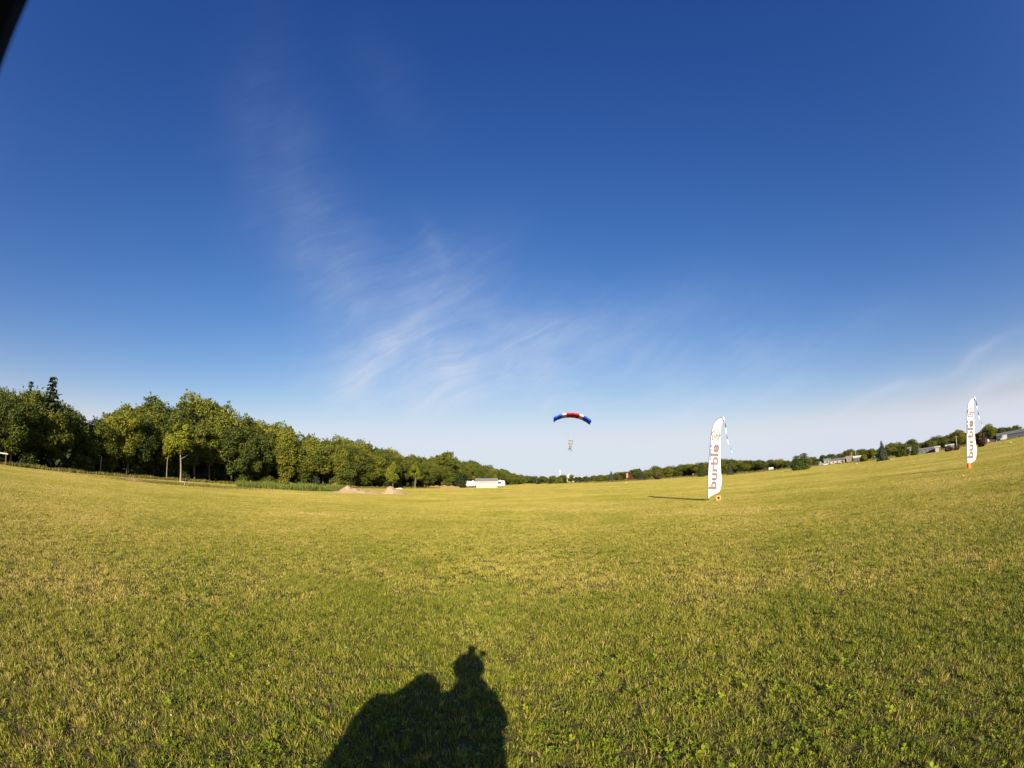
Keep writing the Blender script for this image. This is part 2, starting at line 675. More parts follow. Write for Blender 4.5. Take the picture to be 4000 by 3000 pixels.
cp, ci_, cr_, cs_ = [], [], [], []
for k in range(30000):
    d = 1.6 + 20 * random.random() ** 1.5
    b = random.uniform(-72, 72)
    p = pol(b, d)
    pv = patch_value(p.x, p.y)
    right = 0.35 * max(0.0, min(1.0, p.x / 2.0)) if d < 6 else 0.0
    chance = (0.030 + 0.13 * max(0.0, pv - 0.55) + right * 0.10) * (1.0 if d < 8 else 0.8)
    if random.random() < chance:
        cp.append((p.x, p.y, 0.0))
        ci_.append(random.randrange(6))
        cr_.append(random.random() * 6.28)
        cs_.append((0.65 + 0.55 * random.random()) * (1.0 if d < 9 else 1.2))
scatter('clover', cp, ci_, cr_, clover_coll, cs_, 'bright green clover leaves growing in patches among the grass', 'clover')

flower_coll = bpy.data.collections.new('clover_heads')
for s in range(2):
    bmf = bmesh.new()
    bmesh.ops.create_icosphere(bmf, subdivisions=2, radius=0.0070, matrix=Matrix.Translation((0.004 * s, 0, 0.072)))
    for v in bmf.verts:
        v.co += Vector((random.uniform(-1, 1), random.uniform(-1, 1), random.uniform(-1, 1))) * 0.0016
    fm = bpy.data.meshes.new('head_%d' % s)
    bmf.to_mesh(fm)
    bmf.free()
    fm.materials.append(M_FLOWER)
    flower_coll.objects.link(bpy.data.objects.new('head_%d' % s, fm))
fp, fi, fr, fs = [], [], [], []
for k in range(16000):
    d = 3.2 + 24 * random.random()
    b = random.uniform(-66, 66)
    p = pol(b, d)
    pv = patch_value(p.x * 1.02 + 0.4, p.y)
    if random.random() < max(0.0, pv - 0.9) * 0.40 + 0.002:
        fp.append((p.x, p.y, 0.0))
        fi.append(random.randrange(2))
        fr.append(random.random() * 6.28)
        fs.append(0.85 + 0.35 * random.random())
scatter('clover_flowers', fp, fi, fr, flower_coll, fs, 'scattered small white clover flower heads in the grass', 'flowers')

# ------------------------------------------------------------------ trees
M_LEAF = {}
GREENS = [(0.0, (0.028, 0.046, 0.010)), (0.45, (0.102, 0.124, 0.016)), (0.8, (0.190, 0.195, 0.020)), (1.0, (0.27, 0.25, 0.03))]
M_LEAF['olive'] = leaf_mat('foliage_olive', GREENS, obj_var=0.50, trans=0.28)
M_LEAF['bright'] = leaf_mat('foliage_yellow_green', [(0.0, (0.10, 0.13, 0.012)), (0.5, (0.20, 0.22, 0.016)), (1.0, (0.30, 0.29, 0.03))], trans=0.35)
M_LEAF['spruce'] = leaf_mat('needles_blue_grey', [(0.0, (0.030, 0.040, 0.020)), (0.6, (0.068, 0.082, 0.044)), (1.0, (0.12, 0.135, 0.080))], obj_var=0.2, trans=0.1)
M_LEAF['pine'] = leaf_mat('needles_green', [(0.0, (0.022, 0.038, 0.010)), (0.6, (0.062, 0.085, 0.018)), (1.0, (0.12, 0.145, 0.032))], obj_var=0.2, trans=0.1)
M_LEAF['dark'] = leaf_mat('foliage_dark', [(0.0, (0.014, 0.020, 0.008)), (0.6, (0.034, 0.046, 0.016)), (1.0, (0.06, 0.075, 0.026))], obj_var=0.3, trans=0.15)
M_LEAF['red'] = leaf_mat('foliage_russet', [(0.0, (0.06, 0.035, 0.025)), (0.6, (0.13, 0.075, 0.05)), (1.0, (0.19, 0.12, 0.075))], trans=0.2)
M_BARK = mat('bark_grey', (0.16, 0.135, 0.10), 0.9, 0.35, 3.0, bump=0.5, spec=0.1)
M_BARKP = mat('bark_pale', (0.27, 0.225, 0.15), 0.9, 0.3, 3.0, bump=0.4, spec=0.1)


def leaf_quads(C, N, size, g, flat=0.5):
    """folded rhombic leaf clumps at C facing roughly along N"""
    n = len(C)
    nn = N + g.normal(0, flat, (n, 3))
    nn /= np.linalg.norm(nn, axis=1, keepdims=True) + 1e-9
    a = np.cross(nn, g.normal(0, 1, (n, 3)))
    a /= np.linalg.norm(a, axis=1, keepdims=True) + 1e-9
    b = np.cross(nn, a)
    s = (size * (0.6 + 0.8 * g.random(n)))[:, None]
    V = np.stack([C + a * s, C + b * s * 0.62 + nn * s * 0.18, C - a * s, C - b * s * 0.62 + nn * s * 0.18], 1).reshape(-1, 3)
    i = np.arange(n)[:, None] * 4
    return V, i + np.array([[0, 1, 2, 3]])


def crown_mesh(name, seed, H, cz, rx, rz, nlobes, lobe_r, nleaf, leaf, material, low=0.0, open_=0.0):
    g = np.random.default_rng(seed)
    Cs, Ns, cc = [], [], []
    L = []
    for k in range(nlobes):
        for _ in range(30):
            d = g.normal(0, 1, 3)
            d /= np.linalg.norm(d)
            rr = 0.46 + 0.54 * g.random()
            if d[2] < -0.4:
                rr *= 0.85
            p = np.array([d[0] * rx * rr, d[1] * rx * rr, cz + d[2] * rz * rr])
            r_ = lobe_r * (0.65 + 0.7 * g.random())
            if all(np.linalg.norm(p - q[0]) > 0.62 * max(r_, q[1]) for q in L) and p[2] > low:
                break
        L.append((p, r_))
    for p, r_ in L:
        n = int(nleaf / nlobes * (r_ / lobe_r) ** 2)
        d = g.normal(0, 1, (n, 3))
        d /= np.linalg.norm(d, axis=1, keepdims=True)
        rad = r_ * (0.72 + 0.36 * g.random(n)) * (1 + 0.16 * np.sin(d[:, 0] * 7 + p[0] * 3) * np.sin(d[:, 1] * 6 + p[2]) * np.sin(d[:, 2] * 8 + 1))
        stray = g.random(n) < 0.07
        rad[stray] *= 1.18
        q = p + d * rad[:, None] * np.array([1, 1, 0.80])
        q[:, 2] -= 0.10 * r_ * np.abs(d[:, 2] < 0)
        nsp = 5
        for _ in range(nsp):                      # twigs that stand out of the lobe
            sd2 = g.normal(0, 1, 3) + np.array([0, 0, 0.55])
            sd2 /= np.linalg.norm(sd2)
            m = 14
            u_ = g.random(m)
            tw = p + sd2 * (r_ * (0.8 + 0.62 * u_))[:, None] + g.normal(0, 0.10, (m, 3)) * (1.25 - u_)[:, None]
            Cs.append(tw)
            Ns.append(np.tile(sd2, (m, 1)))
            cc.append(np.clip(g.normal(0.55, 0.15, m), 0, 1))
        keep = g.random(n) > open_
        Cs.append(q[keep])
        nm = d * 1.0 + np.array([0, 0, 0.35])
        Ns.append(nm[keep])
        cc.append(np.clip(g.normal(0.5, 0.15, n) + g.normal(0, 0.12), 0, 1)[keep])
    C, N, cc = np.concatenate(Cs), np.concatenate(Ns), np.concatenate(cc)
    ok = C[:, 2] > 0.15
    C, N, cc = C[ok], N[ok], cc[ok]
    V, F = leaf_quads(C, N, leaf, g, 0.75)
    return np_mesh(name, V, F, cc, material)


def trunk_mesh(seed, H, r0, cz, rx, rz, nl, material, first=0.28, lean=0.03):
    rnd = random.Random(seed)
    mb = MB()
    ax, ay = rnd.uniform(-lean, lean), rnd.uniform(-lean, lean)
    def P(t):
        return Vector((ax * H * t + 0.012 * H * math.sin(5 * t + seed), ay * H * t + 0.012 * H * math.sin(4 * t + seed * 2), H * t))
    ts = [0, 0.03, 0.1, 0.25, 0.4, 0.55, 0.7, 0.86]
    mb.tube([P(t) for t in ts], [r0 * 1.6, r0 * 1.15, r0, r0 * 0.86, r0 * 0.7, r0 * 0.5, r0 * 0.32, r0 * 0.1], 8)
    for k in range(nl):
        t = first + (0.75 - first) * (k + rnd.random() * 0.6) / nl
        a = rnd.random() * 6.28
        s = P(t)
        ln = rx * rnd.uniform(0.55, 0.9)
        d = Vector((math.cos(a), math.sin(a), 0))
        rise = rnd.uniform(0.4, 1.0)
        mb.tube([s, s + d * ln * 0.4 + Vector((0, 0, ln * 0.28 * rise)), s + d * ln * 0.75 + Vector((0, 0, ln * 0.62 * rise)), s + d * ln + Vector((0, 0, ln * 0.95 * rise))],
                [r0 * 0.42, r0 * 0.28, r0 * 0.16, r0 * 0.05], 5)
    o = mb.build('trunk', material, None, True)
    return o


PROTO = {}


def proto(key, crown, trunk_obj):
    root = bpy.data.objects.new('tree', None)
    root.empty_display_size = 0.5
    c = bpy.data.objects.new('crown', crown)
    c.parent = root
    COL.objects.unlink(trunk_obj)
    trunk_obj.parent = root
    PROTO[key] = (root, c, trunk_obj)


def plant(key, name, label, cat, loc, h, rz, width=1.0, group=None, z=0.0):
    """copy a prototype (built 10 units tall) to a place, h metres tall"""
    root, c, t = PROTO[key]
    r = root.copy()
    r.name = name
    COL.objects.link(r)
    r.location = (loc[0], loc[1], z)
    s = h / 10.0
    r.scale = (s * width, s * width, s)
    r.rotation_euler = (0, 0, rz)
    for part in (c, t):
        if part is None:
            continue
        q = part.copy()
        q.name = 'crown' if part is c else 'trunk'
        COL.objects.link(q)
        q.parent = r
    return tag(r, label, cat, group)


# broad-leaved prototypes, 10 m tall; the last three carry leaves down to the ground
for k in range(9):
    rx = [3.3, 2.9, 3.6, 3.1, 2.8, 3.4, 3.3, 3.7, 3.0][k]
    full = k >= 6
    rz = 4.75 if full else [3.9, 4.1, 3.8, 4.0, 4.2, 3.9][k]
    cz = 10 - rz * 1.02
    tr = trunk_mesh(40 + k, 9.6, 0.17 + 0.02 * (k % 3), cz, rx, rz, 7, M_BARKP if k in (1, 4) else M_BARK)
    proto('leafy%d' % k, crown_mesh('crown', 60 + k, 10, cz, rx, rz, 36 + 3 * k, [1.05, 1.2, 0.95, 1.15, 1.0, 1.1, 1.1, 1.2, 1.0][k], 24000, 0.135, M_LEAF['olive'], low=0.5 if full else 1.7, open_=0.08 * (k % 3)), tr)
# open, flat-topped tree and slender young trees
proto('open', crown_mesh('crown', 81, 10, 7.4, 2.6, 2.3, 20, 0.72, 5200, 0.16, M_LEAF['olive'], low=4.5, open_=0.25), trunk_mesh(81, 9.6, 0.15, 7.4, 2.6, 2.3, 9, M_BARKP, 0.45))
proto('slender', crown_mesh('crown', 82, 10, 7.0, 1.9, 2.8, 19, 0.80, 6500, 0.17, M_LEAF['bright'], low=3.6, open_=0.1), trunk_mesh(82, 9.4, 0.13, 7, 1.9, 2.8, 6, M_BARKP, 0.40, 0.05))
proto('column', crown_mesh('crown', 83, 10, 5.6, 1.5, 4.4, 22, 0.95, 6500, 0.22, M_LEAF['bright'], low=1.0), trunk_mesh(83, 9.0, 0.12, 5, 1.4, 4, 5, M_BARK, 0.3))
# shrubs
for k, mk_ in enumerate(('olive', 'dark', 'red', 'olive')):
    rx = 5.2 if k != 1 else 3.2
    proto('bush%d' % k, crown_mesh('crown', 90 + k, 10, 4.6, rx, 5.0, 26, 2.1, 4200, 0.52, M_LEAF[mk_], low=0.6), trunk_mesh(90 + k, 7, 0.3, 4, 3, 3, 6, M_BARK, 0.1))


def conifer(seed, base_r, material, tiers, drop, jag, nper, taper=0.85):
    g = np.random.default_rng(seed)
    C, N, cc = [], [], []
    for t in range(tiers):
        f = t / tiers
        z = 0.6 + 9.2 * f
        rr = base_r * (1 - f) ** taper * (0.82 + 0.36 * g.random()) + 0.10
        nb = max(5, int(15 * (1 - f) + 5))
        for b in range(nb):
            a = 6.283 * (b + g.random() * 0.9) / nb
            ln = rr * (0.72 + jag * g.random())
            m = max(4, int(nper * ln / base_r))
            s = g.random(m) ** 0.7
            q = np.stack([np.cos(a) * s * ln, np.sin(a) * s * ln, z - drop * ln * s + 0.10 * ln * s * s], 1)
            q += g.normal(0, 0.10 + 0.05 * base_r * (1 - f), (m, 3)) * np.array([1, 1, 0.55])
            C.append(q)
            N.append(np.tile([np.cos(a) * 0.6, np.sin(a) * 0.6, 0.8], (m, 1)))
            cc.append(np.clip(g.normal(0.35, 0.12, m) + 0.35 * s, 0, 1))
    C, N, cc = np.concatenate(C), np.concatenate(N), np.concatenate(cc)
    V, F = leaf_quads(C, N, 0.20, g, 0.5)
    return np_mesh('crown', V, F, cc, material)


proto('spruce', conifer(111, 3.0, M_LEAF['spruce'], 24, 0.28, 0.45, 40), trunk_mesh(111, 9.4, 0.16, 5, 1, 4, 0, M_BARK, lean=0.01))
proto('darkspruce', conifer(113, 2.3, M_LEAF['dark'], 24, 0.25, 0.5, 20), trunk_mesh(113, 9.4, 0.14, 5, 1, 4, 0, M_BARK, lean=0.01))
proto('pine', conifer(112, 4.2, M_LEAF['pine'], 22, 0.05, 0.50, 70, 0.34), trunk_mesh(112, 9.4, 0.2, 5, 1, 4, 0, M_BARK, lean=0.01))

# ---- the wood on the left: distance and tree-top elevation by bearing
W_B = [-72, -62, -56, -52, -50, -48, -43, -37, -34, -31, -28, -23, -18.5, -15.5, -11, -7.8, -4.8, -1.7, 1.3, 3]
W_D = [78, 78, 82, 88, 90, 93, 100, 105, 107, 110, 114, 121, 128, 136, 150, 165, 190, 262, 390, 430]
W_E = [6.3, 6.3, 6.5, 5.9, 5.2, 6.7, 7.3, 7.9, 7.5, 6.7, 6.3, 5.4, 4.6, 4.0, 3.0, 3.1, 2.3, 1.5, 0.75, 0.7]


def wood_d(b):
    return float(np.interp(b, W_B, W_D))


def wood_h(b, d):
    return CAM_Z + d * math.tan(R(float(np.interp(b, W_B, W_E))))


def wood_pos(b, off):
    d = wood_d(b)
    p = pol(b, d)
    q = pol(b + 0.3, wood_d(b + 0.3))
    t = (q - p).normalized()
    nrm = Vector((-t.y, t.x, 0))
    if nrm.dot(p) < 0:
        nrm = -nrm
    return p + nrm * off


ORD = 'first second third fourth fifth sixth seventh eighth ninth tenth eleventh twelfth thirteenth fourteenth fifteenth sixteenth seventeenth eighteenth nineteenth twentieth twenty-first twenty-second twenty-third twenty-fourth twenty-fifth twenty-sixth twenty-seventh twenty-eighth twenty-ninth thirtieth'.split()


def label_row(items, sectors, what):
    """items (bearing, object): counts each sector from the left, so that every label names one thing"""
    items.sort(key=lambda t: t[0])
    cnt = {}
    for b, o in items:
        sec = next((t for lo, hi, t in sectors if lo <= b < hi), sectors[-1][2])
        k = cnt.get(sec, 0)
        cnt[sec] = k + 1
        o['label'] = '%s %s %s, from the left' % (ORD[min(k, 29)], what, sec)


SECTORS = [(-90, -56, 'by the white flat-topped stand'), (-56, -51, 'beside the pointed dark spruces'), (-51, -45, 'behind the pale lamp pole'), (-45, -40.5, 'just left of the slender trees'), (-40.5, -35, 'behind the small wooden stand'),
           (-35, -27, 'left of the green reeds'), (-27, -20, 'behind the green reeds'), (-20, -16, 'behind the lower dirt pile'), (-16, -12, 'behind the pointed dirt pile'), (-12, -9, 'left of the tan bank'), (-9, -6, 'behind the tan bank'),
           (-6, -2.4, 'behind the white shed'), (-2.4, -0.5, 'just right of the white shed'), (-0.5, 9, 'at the thin far end of the wood')]


def advance(b, step):
    q0, q1 = pol(b, wood_d(b)), pol(b + 0.5, wood_d(b + 0.5))
    return b + step / ((q1 - q0).length / 0.5)


for row, (off, step, hs, what, grp) in enumerate(((0.5, 3.7, 0.86, 'front-rank leafy tree', 'front rank of the wood'), (5.0, 4.4, 0.98, 'second-rank leafy tree', 'second rank of the wood'), (11.0, 6.0, 1.06, 'rear-rank leafy tree', 'rear rank of the wood'))):
    b = -71.0
    items = []
    while b < 1.5:
        p = wood_pos(b + random.uniform(-0.3, 0.3), off + random.uniform(-1.6, 1.6))
        dd = math.hypot(p.x, p.y)
        bb = math.degrees(math.atan2(p.x, p.y))
        hh = wood_h(bb, dd) * hs * random.uniform(0.84, 1.01)
        if abs(bb + 50.8) < 1.5 and row > 0:
            hh *= 0.75
        key = random.choice((0, 1, 2, 3, 4, 5, 6, 6, 7, 7, 8, 8)) if row == 0 else random.choice((0, 2, 5, 6, 7, 8))
        o = plant('leafy%d' % key, 'leafy_tree', '', 'tree', p, hh, random.random() * 6.28, random.uniform(0.78, 1.05) * (1.3 if hh < 10 else 1.0), grp)
        items.append((bb, o))
        b = advance(b, step * random.uniform(0.75, 1.25))
    label_row(items, SECTORS, what)
# undergrowth at the wood's foot and inside it
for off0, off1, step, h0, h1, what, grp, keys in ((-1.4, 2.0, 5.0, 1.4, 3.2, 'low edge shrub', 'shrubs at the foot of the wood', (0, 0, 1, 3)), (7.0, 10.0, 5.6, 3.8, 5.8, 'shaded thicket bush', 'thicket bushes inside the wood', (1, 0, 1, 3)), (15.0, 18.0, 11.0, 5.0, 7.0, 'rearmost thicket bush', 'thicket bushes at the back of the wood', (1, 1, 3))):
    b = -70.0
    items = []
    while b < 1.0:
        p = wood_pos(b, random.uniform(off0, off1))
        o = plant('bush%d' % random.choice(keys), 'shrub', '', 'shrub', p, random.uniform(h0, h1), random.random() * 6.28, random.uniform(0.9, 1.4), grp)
        items.append((math.degrees(math.atan2(p.x, p.y)), o))
        b = advance(b, step * random.uniform(0.7, 1.3))
    label_row(items, SECTORS, what)

# trees that stand out of the wood
def at(px, d):
    return pol(bearing(px), d)


plant('slender', 'slender_tree', 'slender yellow-green tree with a bare pale trunk, nearest the small wooden stand', 'tree', at(707, 95), 10.4, 0.6, 1.2)
plant('slender', 'slender_tree', 'smaller pale-trunked tree just left of the slender yellow-green one', 'tree', at(655, 97), 8.6, 2.6, 0.8)
plant('column', 'ivy_column_tree', 'narrow bright yellow-green tree glowing against the dark wood behind the dirt piles', 'tree', at(1535, 128), 7.6, 1.0, 1.05)
plant('slender', 'small_green_tree', 'small bright green tree right of the yellow-green column, at the edge of the wood', 'tree', at(1622, 136), 6.6, 4.0, 1.2)
plant('open', 'open_crown_tree', 'tall airy tree with an open flat crown rising above the left wood', 'tree', at(820, 112), 18.2, 0.2, 1.0)
plant('open', 'open_crown_tree', 'tall tree with a bare pale trunk above the dirt bank left of the white shed', 'tree', at(1748, 161), 12.6, 2.2, 1.0)
plant('darkspruce', 'dark_spruce', 'taller dark spruce whose pointed top rises from the far left of the wood', 'tree', at(183, 84), 14.6, 0.0, 1.3)
plant('darkspruce', 'dark_spruce', 'lower dark spruce tip near the left edge of the picture', 'tree', at(96, 90), 14.0, 1.0, 0.9)
plant('bush1', 'dark_shrub', 'near-black shrub shape just left of the white caravans', 'shrub', at(1800, 160), 4.4, 1.2, 0.95)  # dark columnar shape, built as a bush with very dark leaves

# ---- far trees right of the wood
FAR_B = [2, 4.4, 8.9, 11, 13.5, 18, 22.7, 27.3, 30, 33.4, 36, 39.5, 43, 45.6, 48.7, 51.8, 56.4, 58, 61, 66]
FAR_E = [0.62, 0.60, 0.42, 0.55, 0.80, 0.95, 1.22, 1.12, 0.78, 0.62, 0.58, 0.85, 0.85, 0.95, 0.90, 1.0, 0.90, 0.8, 0.62, 0.62]
FAR_SECT = [(0, 5.6, 'left of the white works'), (5.6, 9, 'behind the white works'), (9, 13.3, 'left of the orange flag'), (13.3, 17.5, 'right of the orange flag'), (17.5, 22.5, 'left of the nearer flag'), (22.5, 27, 'behind the nearer flag'),
            (27, 32.5, 'left of the twin pines'), (32.5, 36.5, 'behind the twin pines'), (36.5, 42, 'behind the small houses'), (42, 46, 'behind the pointed lone spruce'), (46, 51, 'behind the long grey barn'), (51, 55, 'behind the farther flag'), (55, 90, 'behind the grey hangar')]
for row, (D, step, hs, jit, what) in enumerate(((425, 7.0, 1.0, 14, 'front far tree'), (470, 8.5, 1.15, 14, 'rear far tree'))):
    b = 1.5
    items = []
    while b < 66:
        d = D + random.uniform(-jit, jit)
        hh = (CAM_Z + d * math.tan(R(float(np.interp(b, FAR_B, FAR_E))))) * hs * random.uniform(0.78, 1.14)
        if row == 0 and (b > 36) and random.random() < 0.35:
            hh *= 0.6
        o = plant('leafy%d' % random.choice((6, 7, 8)), 'far_tree', '', 'tree', pol(b, d), hh, random.random() * 6.28, random.uniform(1.4, 2.1), 'distant tree line, ' + what.split()[0])
        items.append((b, o))
        b += math.degrees(step * random.uniform(0.7, 1.3) / d)
    label_row(items, FAR_SECT, what)

# ---- single trees and shrubs on the far side of the field
lone = [
    ('pine', 'lone_pine', 'dark left half of the pair of broad pines standing alone on the field', 3113, 176, 5.4, 1.05),
    ('pine', 'lone_pine', 'greener right half of the pair of broad pines standing alone on the field', 3141, 178, 6.1, 1.05),
    ('spruce', 'lone_spruce', 'pointed blue-grey spruce standing alone between the two flags', 3448, 172, 6.8, 1.15),
    ('spruce', 'blue_spruce', 'blue-grey spruce just right of the nearer flag', 2852, 262, 6.2, 1.15),
    ('pine', 'broad_pine', 'layered green pine half hidden behind the nearer flag', 2742, 270, 8.2, 0.75),
    ('spruce', 'small_spruce', 'broad grey-green spruce in the distant hedge left of the orange flag', 2388, 330, 7.4, 1.3),
    ('spruce', 'small_spruce', 'round-topped grey-green conifer just right of the orange flag', 2506, 300, 6.6, 1.5),
    ('spruce', 'small_spruce', 'small grey spruce right of the white works buildings', 2292, 335, 5.2, 1.3),
    ('darkspruce', 'small_spruce', 'small dark spruce left of the white works buildings', 2208, 335, 4.6, 1.7),
    ('bush0', 'roundish_bush', 'green bush in front of the distant line left of the works', 2180, 330, 4.4, 1.1),
    ('darkspruce', 'small_spruce', 'dim grey conifer left of the green bush in the distant hedge', 2150, 335, 4.8, 1.5),
    ('darkspruce', 'small_spruce', 'low dark conifer at the end of the left wood, beside its last trees', 2104, 335, 4.6, 1.7),
    ('bush1', 'dark_bush', 'small dark bush before the white works wall, nearer its middle', 2250, 345, 4.0, 0.8),
    ('bush1', 'dark_bush', 'small dark bush before the white works wall, nearer its right end', 2266, 345, 4.0, 0.8),
    ('bush2', 'russet_bush', 'reddish-brown bush in the hedge left of the nearer flag', 2570, 300, 3.2, 1.35),
    ('bush2', 'russet_bush', 'faint reddish bush in the hedge right of the orange flag', 2462, 330, 3.6, 0.9),
    ('bush2', 'russet_bush', 'faint reddish-brown bush left of the orange flag', 2420, 330, 3.4, 0.9),
    ('bush0', 'roundish_bush', 'light green bush in the distant hedge right of the works', 2340, 330, 4.0, 1.0),
    ('leafy2', 'hedge_tree', 'yellow-green small tree left of the pointed spruce', 3405, 240, 5.6, 1.2),
    ('leafy0', 'hedge_tree', 'green rounded tree right of the pointed spruce', 3482, 240, 6.6, 1.4),
    ('pine', 'hedge_pine', 'low green pine two places right of the pointed spruce', 3515, 240, 5.2, 1.0),
    ('bush0', 'hedge_bush', 'low green bush three places right of the pointed spruce', 3540, 240, 3.8, 1.0),
    ('pine', 'hedge_pine', 'low dark green pine before the long grey barn', 3572, 225, 4.2, 1.1),
    ('bush0', 'hedge_bush', 'low leafy bush by the marker left of the pointed spruce', 3375, 250, 3.4, 1.1),
    ('leafy3', 'hedge_tree', 'bright green tree between the long grey barn and the white shed beyond', 3688, 265, 6.6, 1.4),
    ('leafy5', 'hedge_tree', 'big dark rounded tree just left of the farther flag', 3748, 310, 9.6, 1.35),
    ('leafy1', 'hedge_tree', 'big tree with an uneven crown right of the farther flag', 3868, 300, 9.2, 1.6),
    ('bush1', 'hedge_bush', 'dark bush at the foot of the big tree right of the farther flag', 3862, 280, 4.8, 1.3),
    ('bush2', 'russet_bush', 'dark purple-brown bush beside the foot of the farther flag', 3838, 160, 3.5, 0.85),
    ('leafy4', 'hedge_tree', 'narrow dark tree above the grey hangar roof', 3912, 330, 7.4, 1.0),
    ('bush2', 'brush_heap', 'long low heap of brown brushwood left of the farther flag', 3708, 175, 1.7, 1.7),
    ('bush2', 'brush_heap', 'low brown brushwood trailing off nearest the farther flag', 3738, 178, 1.2, 1.6),
]
for key, name, label, px, d, h, w in lone:
    plant(key, name, label, 'bush' if 'bush' in key else 'tree', at(px, d), h, random.random() * 6.28, w)

# ------------------------------------------------------------------ weeds and reeds
M_WEED = leaf_mat('weeds_dry', [(0.0, (0.07, 0.085, 0.015)), (0.5, (0.17, 0.15, 0.03)), (1.0, (0.30, 0.22, 0.07))], pos_noise=[(0.25, 0.9)], trans=0.3)
M_REED = leaf_mat('reeds_green', [(0.0, (0.075, 0.105, 0.016)), (0.5, (0.15, 0.185, 0.028)), (1.0, (0.26, 0.26, 0.06))], pos_noise=[(0.4, 0.4)], trans=0.3)


def weed_band(name, label, cat, material, posfun, n, h0, h1, w0, w1, seed):
    g = np.random.default_rng(seed)
    root = np.array([posfun(g) for _ in range(n)])
    h = h0 + (h1 - h0) * g.random(n)
    # clumps of different height
    h *= 0.75 + 0.5 * (0.5 + 0.5 * np.sin(root[:, 0] * 0.9 + np.sin(root[:, 1] * 0.7) * 2))
    V, F, cc = blades(root, h, w0 + (w1 - w0) * g.random(n), g.random(n) * np.pi, g.random(n) * 0.6, g.random(n) * 6.28, np.clip(g.normal(0.5, 0.2, n), 0, 1))
    o = obj(name, np_mesh(name, V, F, cc, material))
    o['kind'] = 'stuff'
    o['label'] = label
    o['category'] = cat
    return o


def verge(g):
    b = -71 + 70 * g.random()
    off = -2.0 - 3.2 * g.random() ** 1.3
    p = wood_pos(b, off - (1.5 if b < -30 else 0) * g.random())
    return (p.x, p.y, 0)


weed_band('weeds', 'tall dry weeds along the foot of the left wood', 'weeds', M_WEED, verge, 32000, 0.12, 0.62, 0.05, 0.14, 5)


def reeds(g):
    u = g.random()
    b = -33.0 + 13.6 * u ** 0.85
    d = 75.5 + 9 * g.random() + 1.5 * math.sin(u * 9)
    return tuple(pol(b, d))


weed_band('reeds', 'thick band of tall green reeds left of the dirt piles', 'reeds', M_REED, reeds, 15000, 0.45, 1.15, 0.03, 0.06, 6)


def rough(g):
    b = -39.5 + 4.2 * g.normal()
    d = 71.5 + 3.6 * g.normal()
    return tuple(pol(b, d))


weed_band('rough_grass', 'uncut rough grass around the small wooden stand', 'grass', M_WEED, rough, 12000, 0.05, 0.24, 0.03, 0.08, 8)


def far_verge(g):
    b = 2 + 64 * g.random()
    d = 300 + 60 * g.random() + 35 * math.sin(b * 0.4)
    return tuple(pol(b, d))


weed_band('hay_verge', 'strip of tall straw-coloured grass beyond the mown field on the right', 'grass', M_WEED, far_verge, 9000, 0.4, 0.9, 0.25, 0.6, 9)

# ------------------------------------------------------------------ dirt piles and bank
M_DIRT = mat('sandy_dirt', (0.34, 0.245, 0.155), 0.95, 0.28, 3.0, bump=0.6, spec=0.05)
M_CLAY = mat('red_clay', (0.20, 0.11, 0.055), 0.95, 0.3, 2.0, bump=0.6, spec=0.05)
M_BANK = mat('tan_bank', (0.32, 0.20, 0.10), 0.95, 0.22, 1.5, bump=0.6, spec=0.05)


def mound(name, label, material, c, rz, L, Wd, peaks, seed, rough_=0.09):
    """heap with peaks (x, y, height, radius) on an oval patch"""
    g = np.random.default_rng(seed)
    nx, ny = 84, 44
    X, Y = np.meshgrid(np.linspace(-L / 2, L / 2, nx), np.linspace(-Wd / 2, Wd / 2, ny), indexing='ij')
    Z = np.zeros_like(X)
    for (x, y, h, r_) in peaks:
        q = np.sqrt(((X - x) / r_) ** 2 + ((Y - y) / (r_ * 0.8)) ** 2)
        Z = np.maximum(Z, h * np.clip(1 - q, 0, 1) ** 0.85)
    nz = np.zeros_like(X)
    for s, a in ((1.3, 1), (2.9, 0.6), (6.1, 0.35), (11, 0.2)):
        ph = g.random(4) * 6.28
        nz += a * np.sin(X * s + ph[0] + 1.7 * np.sin(Y * s * 0.7 + ph[1])) * np.sin(Y * s * 1.1 + ph[2] + np.sin(X * s * 0.6 + ph[3]))
    Z = Z * (1 + 0.16 * nz) + rough_ * 0.5 * g.random(Z.shape) * (Z > 0.05)
    edge = np.minimum(1, 6 * (1 - np.maximum(np.abs(X) / (L / 2), np.abs(Y) / (Wd / 2))))
    Z = Z * edge - 0.03
    V = np.stack([X, Y, Z], -1).reshape(-1, 3)
    i = (np.arange(nx - 1)[:, None] * ny + np.arange(ny - 1)[None, :]).ravel()[:, None]
    F = i + np.array([[0, ny, ny + 1, 1]])
    me = np_mesh(name, V, F, None, material, False)
    o = obj(name, me, loc=c)
    o.rotation_euler = (0, 0, rz)
    return tag(o, label, 'dirt pile')


